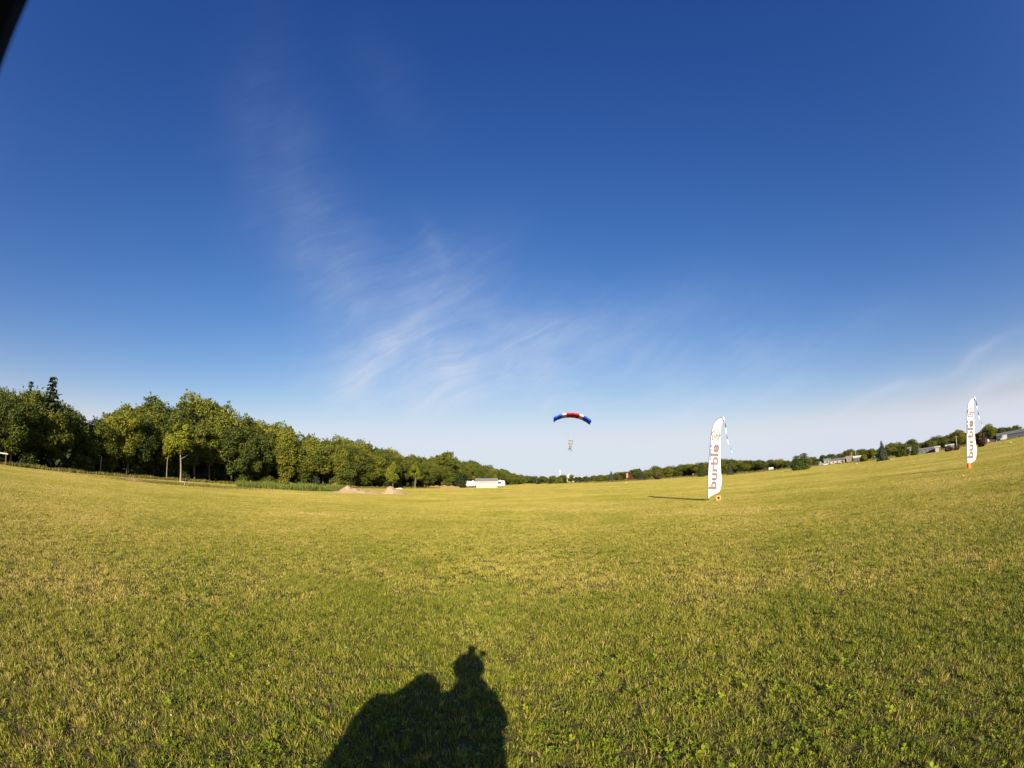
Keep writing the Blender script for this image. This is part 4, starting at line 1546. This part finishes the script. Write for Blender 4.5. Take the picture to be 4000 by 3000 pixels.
def car(name, label, px, dist, L, H, rz, paint, kind='car', group=None):
    t = thing(name, label, name.split('_')[-1], at(px, dist), -R(bearing(px)) + rz, group)
    hw = 0.85
    if kind == 'car':
        prof = [(-L / 2, 0.3), (L / 2, 0.3), (L / 2, H * 0.52), (L / 2 - 0.1, H * 0.6), (L * 0.24, H * 0.64), (L * 0.10, H), (-L * 0.22, H), (-L * 0.38, H * 0.66), (-L / 2 + 0.05, H * 0.62), (-L / 2, H * 0.45)]
    else:
        prof = [(-L / 2, 0.45), (L / 2, 0.45), (L / 2, H * 0.42), (L / 2 - 0.25, H * 0.5), (L * 0.32, H * 0.74), (L * 0.18, H * 0.74), (L * 0.18, H), (-L / 2, H)]
    MB().prism(prof, -hw, hw, 'y').build('body', paint, t, bevel=0.04)
    for s in (-1, 1):
        if kind == 'car':
            MB().prism([(L * 0.19, H * 0.66), (L * 0.08, H * 0.94), (-L * 0.2, H * 0.94), (-L * 0.33, H * 0.68)], s * hw, s * (hw + 0.012), 'y').build('window', M_GLASS, t)
        else:
            MB().prism([(L * 0.40, H * 0.52), (L * 0.31, H * 0.70), (L * 0.21, H * 0.70), (L * 0.21, H * 0.52)], s * hw, s * (hw + 0.012), 'y').build('window', M_GLASS, t)
        for x in (-L * 0.31, L * 0.31):
            wheel(t, x, s * (hw - 0.08), 0.32, 0.2)
    return t


M_CARW = mat('paint_white', (0.55, 0.55, 0.54), 0.3, spec=0.5)
M_CARG = mat('paint_grey', (0.20, 0.21, 0.23), 0.3, spec=0.5)
M_CARD = mat('paint_dark', (0.03, 0.035, 0.05), 0.3, spec=0.5)
M_CARR = mat('paint_russet', (0.20, 0.07, 0.05), 0.3, spec=0.5)
car('white_van', 'white van parked at the right of the purple-brown bush', 3861, 262, 3.9, 1.9, R(4), M_CARW, 'van')
car('grey_car', 'russet car in front of the grey lean-to, left of the dark car', 3882, 262, 3.8, 1.4, 0.0, M_CARR)
car('dark_car', 'dark car between the russet car and the white box truck', 3904, 262, 4.0, 1.4, 0.1, M_CARD)
car('box_truck', 'white box truck parked before the grey hangar', 3925, 262, 3.6, 2.5, R(180), M_CARW, 'truck')
car('pickup_truck', 'pale grey truck parked right of the pair of pines', 3213, 300, 4.6, 1.6, 0.0, M_CARG, 'truck')
car('white_car', 'small white car right of the pale grey truck', 3226, 296, 3.0, 1.4, 0.0, M_CARW)

# ------------------------------------------------------------------ people
M_SKIN = mat('skin', (0.52, 0.32, 0.23), 0.6)
M_BROWN = mat('suit_brown', (0.17, 0.12, 0.07), 0.8)
M_YSHIRT = mat('shirt_pale_yellow', (0.27, 0.245, 0.19), 0.8)
M_GREYP = mat('trousers_grey', (0.10, 0.10, 0.12), 0.8)
M_BLACK = mat('gear_black', (0.004, 0.004, 0.005), 0.8, spec=0.1)
M_HELM = mat('helmet_grey', (0.10, 0.10, 0.10), 0.4, spec=0.4)


def person_body(name, J, bones, mats, parent=None):
    """one skinned figure; J: joint -> (pos, radius or (rx, ry)); bones: (a, b, material index)"""
    names = list(J)
    me = bpy.data.meshes.new(name)
    me.from_pydata([J[k][0] for k in names], [(names.index(a), names.index(b)) for a, b, _ in bones], [])
    o = bpy.data.objects.new(name, me)
    COL.objects.link(o)
    sk = o.modifiers.new('skin', 'SKIN')
    sk.use_smooth_shade = True
    if not me.skin_vertices:
        me.attributes  # noqa
    for i, k in enumerate(names):
        r_ = J[k][1]
        sv = me.skin_vertices[0].data[i]
        sv.radius = r_ if isinstance(r_, tuple) else (r_, r_)
        sv.use_root = (k == 'pelvis')
    su = o.modifiers.new('sub', 'SUBSURF')
    su.levels = su.render_levels = 2
    dg = bpy.context.evaluated_depsgraph_get()
    me2 = bpy.data.meshes.new_from_object(o.evaluated_get(dg))
    bpy.data.objects.remove(o)
    me2.materials.clear()
    for m_ in mats:
        me2.materials.append(m_)
    seg = [(Vector(J[a][0]), Vector(J[b][0]), mi) for a, b, mi in bones]
    for p in me2.polygons:
        c = p.center
        best = (1e9, 0)
        for a, b, mi in seg:
            ab = b - a
            t = max(0, min(1, (c - a).dot(ab) / max(ab.length_squared, 1e-9)))
            dd = (c - (a + ab * t)).length
            if dd < best[0]:
                best = (dd, mi)
        p.material_index = best[1]
        p.use_smooth = True
    me2.name = name
    return obj(name, me2, parent)


def hand(J, bones, wrist, side, dirv, palm_n, mi, tagn):
    """palm and five bent fingers beyond the wrist"""
    w = Vector(J[wrist][0])
    d = Vector(dirv).normalized()
    n_ = Vector(palm_n).normalized()
    s = d.cross(n_).normalized() * side
    palm = w + d * 0.075
    J[tagn + 'palm'] = (tuple(palm), (0.030, 0.020))
    bones.append((wrist, tagn + 'palm', mi))
    for k, (off, ln) in enumerate(((-0.030, 0.070), (-0.010, 0.080), (0.010, 0.085), (0.030, 0.075))):
        a = palm + s * off + d * 0.025
        b = a + d * ln * 0.5 + n_ * 0.010
        c = b + d * ln * 0.35 + n_ * 0.030
        for nm, q, r_ in (('a', a, 0.010), ('b', b, 0.009), ('c', c, 0.008)):
            J['%sf%d%s' % (tagn, k, nm)] = (tuple(q), r_)
        bones.append((tagn + 'palm', '%sf%da' % (tagn, k), mi))
        bones.append(('%sf%da' % (tagn, k), '%sf%db' % (tagn, k), mi))
        bones.append(('%sf%db' % (tagn, k), '%sf%dc' % (tagn, k), mi))
    a = w + d * 0.04 + s * 0.040
    b = a + d * 0.04 + s * 0.022 + n_ * 0.015
    J[tagn + 'ta'] = (tuple(a), 0.011)
    J[tagn + 'tb'] = (tuple(b), 0.010)
    bones.append((wrist, tagn + 'ta', mi))
    bones.append((tagn + 'ta', tagn + 'tb', mi))


def ellipsoid(name, c, r_, material, parent, sub=3, cut=None):
    bm = bmesh.new()
    bmesh.ops.create_icosphere(bm, subdivisions=sub, radius=1.0)
    for v in bm.verts:
        v.co = Vector((v.co.x * r_[0] + c[0], v.co.y * r_[1] + c[1], v.co.z * r_[2] + c[2]))
    if cut is not None:
        bmesh.ops.bisect_plane(bm, geom=bm.verts[:] + bm.edges[:] + bm.faces[:], plane_co=cut[0], plane_no=cut[1], clear_outer=True)
    me = bpy.data.meshes.new(name)
    bm.to_mesh(me)
    bm.free()
    me.polygons.foreach_set('use_smooth', [True] * len(me.polygons))
    me.materials.append(material)
    return obj(name, me, parent)


def figure(head, neck, chest, pelvis, sh, el, wr, hip, knee, ank, toe, k=1.0):
    J = {'pelvis': (pelvis, (0.15 * k, 0.11 * k)), 'waist': (tuple((Vector(pelvis) + Vector(chest)) / 2), (0.14 * k, 0.10 * k)), 'chest': (chest, (0.17 * k, 0.12 * k)), 'neck': (neck, 0.062 * k),
         'chin': (tuple(Vector(neck) * 0.45 + Vector(head) * 0.55), 0.075 * k), 'head': (head, (0.085 * k, 0.10 * k)), 'crown': (tuple(Vector(head) + (Vector(head) - Vector(neck)).normalized() * 0.08), 0.065 * k),
         'brow': (tuple(Vector(head) + Vector((0, 0, 0.01))), 0.09 * k)}
    B = [('pelvis', 'waist', 0), ('waist', 'chest', 0), ('chest', 'neck', 0), ('neck', 'chin', 2), ('chin', 'head', 2), ('head', 'brow', 2), ('brow', 'crown', 2)]
    for i, s in enumerate('lr'):
        J['sh' + s] = (sh[i], 0.07 * k)
        J['el' + s] = (el[i], 0.048 * k)
        J['wr' + s] = (wr[i], 0.030 * k)
        J['hip' + s] = (hip[i], 0.095 * k)
        J['kn' + s] = (knee[i], 0.065 * k)
        J['an' + s] = (ank[i], 0.045 * k)
        J['to' + s] = (toe[i], 0.040 * k)
        B += [('chest', 'sh' + s, 0), ('sh' + s, 'el' + s, 0), ('el' + s, 'wr' + s, 0), ('pelvis', 'hip' + s, 1), ('hip' + s, 'kn' + s, 1), ('kn' + s, 'an' + s, 1), ('an' + s, 'to' + s, 3)]
    return J, B


# the photographer, just behind the lens: only the shadow falls into the picture
ph = thing('person', 'person in a dark suit and helmet whose shadow falls on the near grass', 'person', (0, 0, 0))
J, B = figure(head=(-0.10, -0.13, 1.64), neck=(-0.10, -0.16, 1.47), chest=(-0.09, -0.17, 1.32), pelvis=(-0.10, -0.16, 0.95),
              sh=[(-0.29, -0.17, 1.41), (0.09, -0.17, 1.42)], el=[(-0.46, -0.14, 1.22), (0.165, -0.15, 1.25)], wr=[(-0.50, 0.02, 1.10), (0.02, 0.0, 1.13)],
              hip=[(-0.20, -0.16, 0.90), (0.0, -0.16, 0.90)], knee=[(-0.22, -0.14, 0.48), (0.03, -0.14, 0.48)], ank=[(-0.23, -0.18, 0.09), (0.04, -0.18, 0.09)], toe=[(-0.25, 0.0, 0.045), (0.07, 0.0, 0.045)])
hand(J, B, 'wrl', 1, (-0.2, 0.5, -0.8), (1, 0.2, 0), 2, 'L')
hand(J, B, 'wrr', -1, (-0.7, 0.6, 0.0), (0, 0.2, -1), 2, 'R')
person_body('body', J, B, [M_CARD, M_CARD, M_SKIN, M_BLACK], ph)
hl = ellipsoid('helmet', (-0.10, -0.14, 1.660), (0.148, 0.160, 0.135), M_HELM, ph, 3, ((0, 0, 1.56), (0, 0.15, -1)))
MB().box((0.028, -0.040, 1.760), (0.070, 0.030, 0.064)).build('action_camera', M_BLACK, hl, bevel=0.004)
MB().box((-0.015, -0.070, 1.730), (0.05, 0.07, 0.022)).build('camera_mount', M_BLACK, hl)
MB().box((-0.078, -0.042, 1.806), (0.080, 0.050, 0.074)).build('second_camera_body', M_BLACK, hl, bevel=0.005)
ellipsoid('collar', (-0.075, -0.17, 1.465), (0.155, 0.13, 0.125), M_CARD, ph, 3)
MB().box((-0.06, -0.32, 1.26), (0.43, 0.22, 0.50)).build('harness_container', M_BLACK, ph, bevel=0.05)
ed = Vector((-0.059, 0.053, -0.090)).normalized()          # lower edge of the second camera's housing
vw = Vector((-0.772, 0.173, 0.609)).normalized()
nn_ = ed.cross(vw).normalized()
if nn_.dot(Vector((-0.768, 0.105, 0.632))) < 0:
    nn_ = -nn_
vw2 = nn_.cross(ed)
if vw2.dot(vw) < 0:
    vw2 = -vw2
rot_ = Matrix((ed, nn_, vw2)).transposed()
cc_ = Vector((0, 0, CAM_Z)) + vw * 0.070 + nn_ * 0.024 - ed * 0.012
sc_ = MB().box(cc_, (0.072, 0.048, 0.036), rot=rot_).build('second_camera', M_BLACK, hl, bevel=0.004)
MB().tube([cc_ + nn_ * 0.0, cc_ + vw2 * 0.032], 0.014, 20).build('camera_lens', M_BLACK, hl)
MB().tube([(-0.10, -0.09, 1.755), (-0.092, -0.06, 1.795)], 0.016, 10).build('camera_bracket', M_BLACK, hl)

# canopy gathered over the left arm
gp = bmesh.new()
for c, r_ in (((-0.47, -0.10, 1.41), (0.150, 0.16, 0.145)), ((-0.61, -0.12, 1.20), (0.20, 0.2, 0.215)), ((-0.76, -0.12, 0.98), (0.165, 0.2, 0.30)), ((-0.74, -0.12, 1.16), (0.175, 0.2, 0.235)), ((-0.55, -0.12, 0.80), (0.36, 0.24, 0.42)), ((-0.62, -0.12, 0.50), (0.36, 0.24, 0.40)), ((-0.36, -0.12, 1.20), (0.16, 0.14, 0.20))):
    bmesh.ops.create_icosphere(gp, subdivisions=3, radius=1.0, matrix=Matrix.Translation(c) @ Matrix.Diagonal((*r_, 1)))
gm = bpy.data.meshes.new('gathered_parachute')
gp.to_mesh(gm)
gp.free()
M_CANOPYF = mat('canopy_fabric_blue', (0.05, 0.10, 0.35), 0.7, 0.2, 5.0)
gm.materials.append(M_CANOPYF)
go_ = obj('gathered_parachute', gm)
rm = go_.modifiers.new('remesh', 'REMESH')
rm.mode = 'VOXEL'
rm.voxel_size = 0.025
rm.use_smooth_shade = True
tx = bpy.data.textures.new('folds', 'CLOUDS')
tx.noise_scale = 0.12
dm = go_.modifiers.new('folds', 'DISPLACE')
dm.texture = tx
dm.strength = 0.06
tag(go_, 'gathered parachute bundle held on the left arm, whose shadow falls on the grass', 'parachute')

# ------------------------------------------------------------------ tandem parachute
PB, PD = bearing(2246), 104.0
PZ = CAM_Z + PD * math.tan(R(7.95))
M_CRED = mat('canopy_red', (0.62, 0.015, 0.05), 0.6, 0.12, 1.2, trans=0.25)
M_CWHITE = mat('canopy_white', (0.80, 0.70, 0.62), 0.6, 0.06, 1.2, trans=0.25)
M_CBLUE = mat('canopy_blue', (0.012, 0.09, 0.78), 0.6, 0.15, 1.2, trans=0.25)
M_LINE = mat('line_pale', (0.25, 0.25, 0.28), 0.7)
cpar = thing('parachute', 'red, white and blue ram-air parachute gliding above the field', 'parachute', pol(PB, PD, PZ), -R(PB))
cpar.rotation_euler = (R(0), R(6.5), -R(PB) + R(4))
NC = 9
cols = [M_CBLUE, M_CBLUE, M_CWHITE, M_CRED, M_CRED, M_CRED, M_CWHITE, M_CBLUE, M_CBLUE]
RA = 6.5                   # radius of the arc the cells hang on
SPAN_A = R(75)
bounds = [-SPAN_A / 2 + SPAN_A * k / NC for k in range(NC + 1)]
chord, thick = 3.1, 0.44


def canopy_pt(a, s, t):
    """a: arc angle, s: 0 nose (towards camera) .. 1 tail, t: -1 bottom .. 1 top, plus bulge handled by caller"""
    prof = thick * 0.5 * (math.sqrt(max(s, 0)) * 1.55 * (1 - s) ** 0.75 + 0.35 * (1 - s) ** 2)
    r_ = RA + t * prof
    y = (s - 0.4) * chord
    zc = -RA - 0.16 * (s - 0.4) * chord
    return r_, y, zc


for c in range(NC):
    a0, a1 = bounds[c], bounds[c + 1]
    nu, nsv = 8, 14
    mb = MB()
    def P(u, s, t):
        a = a0 + (a1 - a0) * u
        r_, y, zc = canopy_pt(a, s, t)
        bul = 0.11 * math.sin(math.pi * u) * (1 - 0.6 * s)
        r_ += t * bul
        return (r_ * math.sin(a) * 1.02, y - 0.10 * math.sin(math.pi * u) * (s < 0.02), r_ * math.cos(a) * 0.96 + zc)
    rows = [(s, 1) for s in np.linspace(1, 0, nsv)] + [(s, -1) for s in np.linspace(0.0, 1, nsv)][0:]
    vs = [P(u, s, t) for (s, t) in rows for u in np.linspace(0, 1, nu + 1)]
    fs = []
    for i in range(len(rows) - 1):
        for k in range(nu):
            a = i * (nu + 1) + k
            fs.append((a, a + 1, a + nu + 2, a + nu + 1))
    mb.add(vs, fs)
    o = mb.build('cell', cols[c], cpar, True)
# end stabilisers
for sgn in (-1, 1):
    a = sgn * SPAN_A / 2
    pts_ = []
    for s in (0.05, 0.3, 0.6, 0.9):
        r_, y, zc = canopy_pt(a, s, -1)
        pts_.append((r_ * math.sin(a) * 1.02, y, r_ * math.cos(a) * 0.96 + zc))
    low_ = [(p[0] * 1.0 - sgn * 0.08, p[1] + 0.05, p[2] - 0.55 * (1 - 0.6 * i_ / 3)) for i_, p in enumerate(pts_)]
    st_ = MB().add(pts_ + low_, [(i_, i_ + 1, i_ + 5, i_ + 4) for i_ in range(3)]).build('stabiliser', M_CBLUE, cpar)
    sf = st_.modifiers.new('thickness', 'SOLIDIFY')
    sf.thickness = 0.01
HZ = -5.85                  # slider below the canopy
slider = [(-0.42, -0.3, HZ), (0.42, -0.3, HZ), (0.42, 0.3, HZ - 0.05), (-0.42, 0.3, HZ - 0.05)]
MB().add(slider + [(x, y, z - 0.03) for x, y, z in slider], [(0, 1, 2, 3), (7, 6, 5, 4), (0, 4, 5, 1), (1, 5, 6, 2), (2, 6, 7, 3), (3, 7, 4, 0)]).build('slider', M_LINE, cpar)
for k in range(NC + 1):
    for s in (0.08, 0.40, 0.75):
        r_, y, zc = canopy_pt(bounds[k], s, -1)
        top_ = (r_ * math.sin(bounds[k]) * 1.02, y, r_ * math.cos(bounds[k]) * 0.96 + zc)
        sgn = -1 if bounds[k] < 0 else 1
        end = (sgn * 0.42, -0.3 if s < 0.3 else 0.3, HZ)
        MB().tube([top_, end], 0.0011, 4, caps=False).build('line', M_LINE, cpar)
for sx_ in (-1, 1):
    for y in (-0.3, 0.3):
        MB().tube([(sx_ * 0.42, y, HZ), (sx_ * 0.26, 0.0, HZ - 0.85)], 0.022, 6).build('riser', M_GREYP, cpar)
    MB().tube([(sx_ * 0.42, 0.3, HZ), (sx_ * 0.62, 0.1, HZ - 0.55)], 0.018, 5).build('steering_toggle', M_LINE, cpar)

base = pol(PB, PD, PZ) + Vector((0.0, 0, 0))
Mx = Matrix.Translation(base) @ cpar.rotation_euler.to_matrix().to_4x4()
tz = HZ - 0.82              # shoulder height of the instructor in canopy space


def tandem_person(label, dz, dy, mats, legs, arms, gear):
    t = thing('person', label, 'person', Mx @ Vector((0, dy, tz + dz)), 0)
    t.rotation_euler = (R(-4), R(3), -R(PB) + R(4))
    J, B = figure(head=(0, -0.05, 0.20), neck=(0, 0, 0.04), chest=(0, 0, -0.14), pelvis=(0, 0.02, -0.52),
                  sh=[(-0.19, 0, 0.0), (0.19, 0, 0.0)], el=arms[0], wr=arms[1],
                  hip=[(-0.10, 0.0, -0.58), (0.10, 0.0, -0.58)], knee=legs[0], ank=legs[1], toe=legs[2])
    hand(J, B, 'wrl', 1, arms[2][0], (0, -1, 0), 2, 'L')
    hand(J, B, 'wrr', -1, arms[2][1], (0, -1, 0), 2, 'R')
    person_body('body', J, B, mats, t)
    gear(t)
    return t


def gear_instructor(t):
    ellipsoid('helmet', (0, -0.03, 0.25), (0.115, 0.13, 0.10), M_HELM, t, 2)
    MB().box((0, 0.2, -0.2), (0.36, 0.18, 0.55)).build('container_pack', M_BROWN, t, bevel=0.04)
    for s in (-1, 1):
        MB().tube([(s * 0.13, -0.13, -0.45), (s * 0.14, -0.14, -0.1), (s * 0.17, -0.02, 0.09)], 0.02, 6).build('harness_strap', M_BLACK, t)


def gear_passenger(t):
    ellipsoid('hair', (0, 0.0, 0.24), (0.10, 0.115, 0.09), M_BROWN, t, 2)
    for s in (-1, 1):
        MB().tube([(s * 0.12, -0.14, -0.5), (s * 0.13, -0.15, -0.1), (s * 0.16, -0.02, 0.09)], 0.022, 6).build('harness_strap', M_BLACK, t)
    MB().box((0, -0.145, -0.12), (0.26, 0.03, 0.04)).build('chest_strap', M_BLACK, t)


tandem_person('upper person of the pair under the parachute, in brown, steering', 0.0, 0.12, [M_BROWN, M_GREYP, M_SKIN, M_BLACK],
              ([(-0.16, -0.15, -0.95), (0.16, -0.15, -0.98)], [(-0.30, 0.0, -1.32), (0.22, 0.02, -1.40)], [(-0.34, -0.16, -1.38), (0.24, -0.14, -1.46)]),
              ([(-0.40, 0.0, 0.16), (0.40, 0.0, 0.16)], [(-0.50, -0.05, 0.42), (0.52, -0.05, 0.40)], ((0, 0, 1), (0, 0, 1))), gear_instructor)
tandem_person('lower front person of the pair under the parachute, in a pale yellow top', -0.30, -0.20, [M_YSHIRT, M_GREYP, M_SKIN, M_BLACK],
              ([(-0.28, -0.35, -0.70), (0.14, -0.25, -0.95)], [(-0.48, -0.40, -0.98), (0.12, -0.15, -1.30)], [(-0.56, -0.55, -1.00), (0.12, -0.32, -1.36)]),
              ([(-0.28, -0.12, -0.24), (0.28, -0.12, -0.24)], [(-0.14, -0.22, -0.04), (0.14, -0.22, -0.04)], ((0.2, -0.1, 1), (-0.2, -0.1, 1))), gear_passenger)
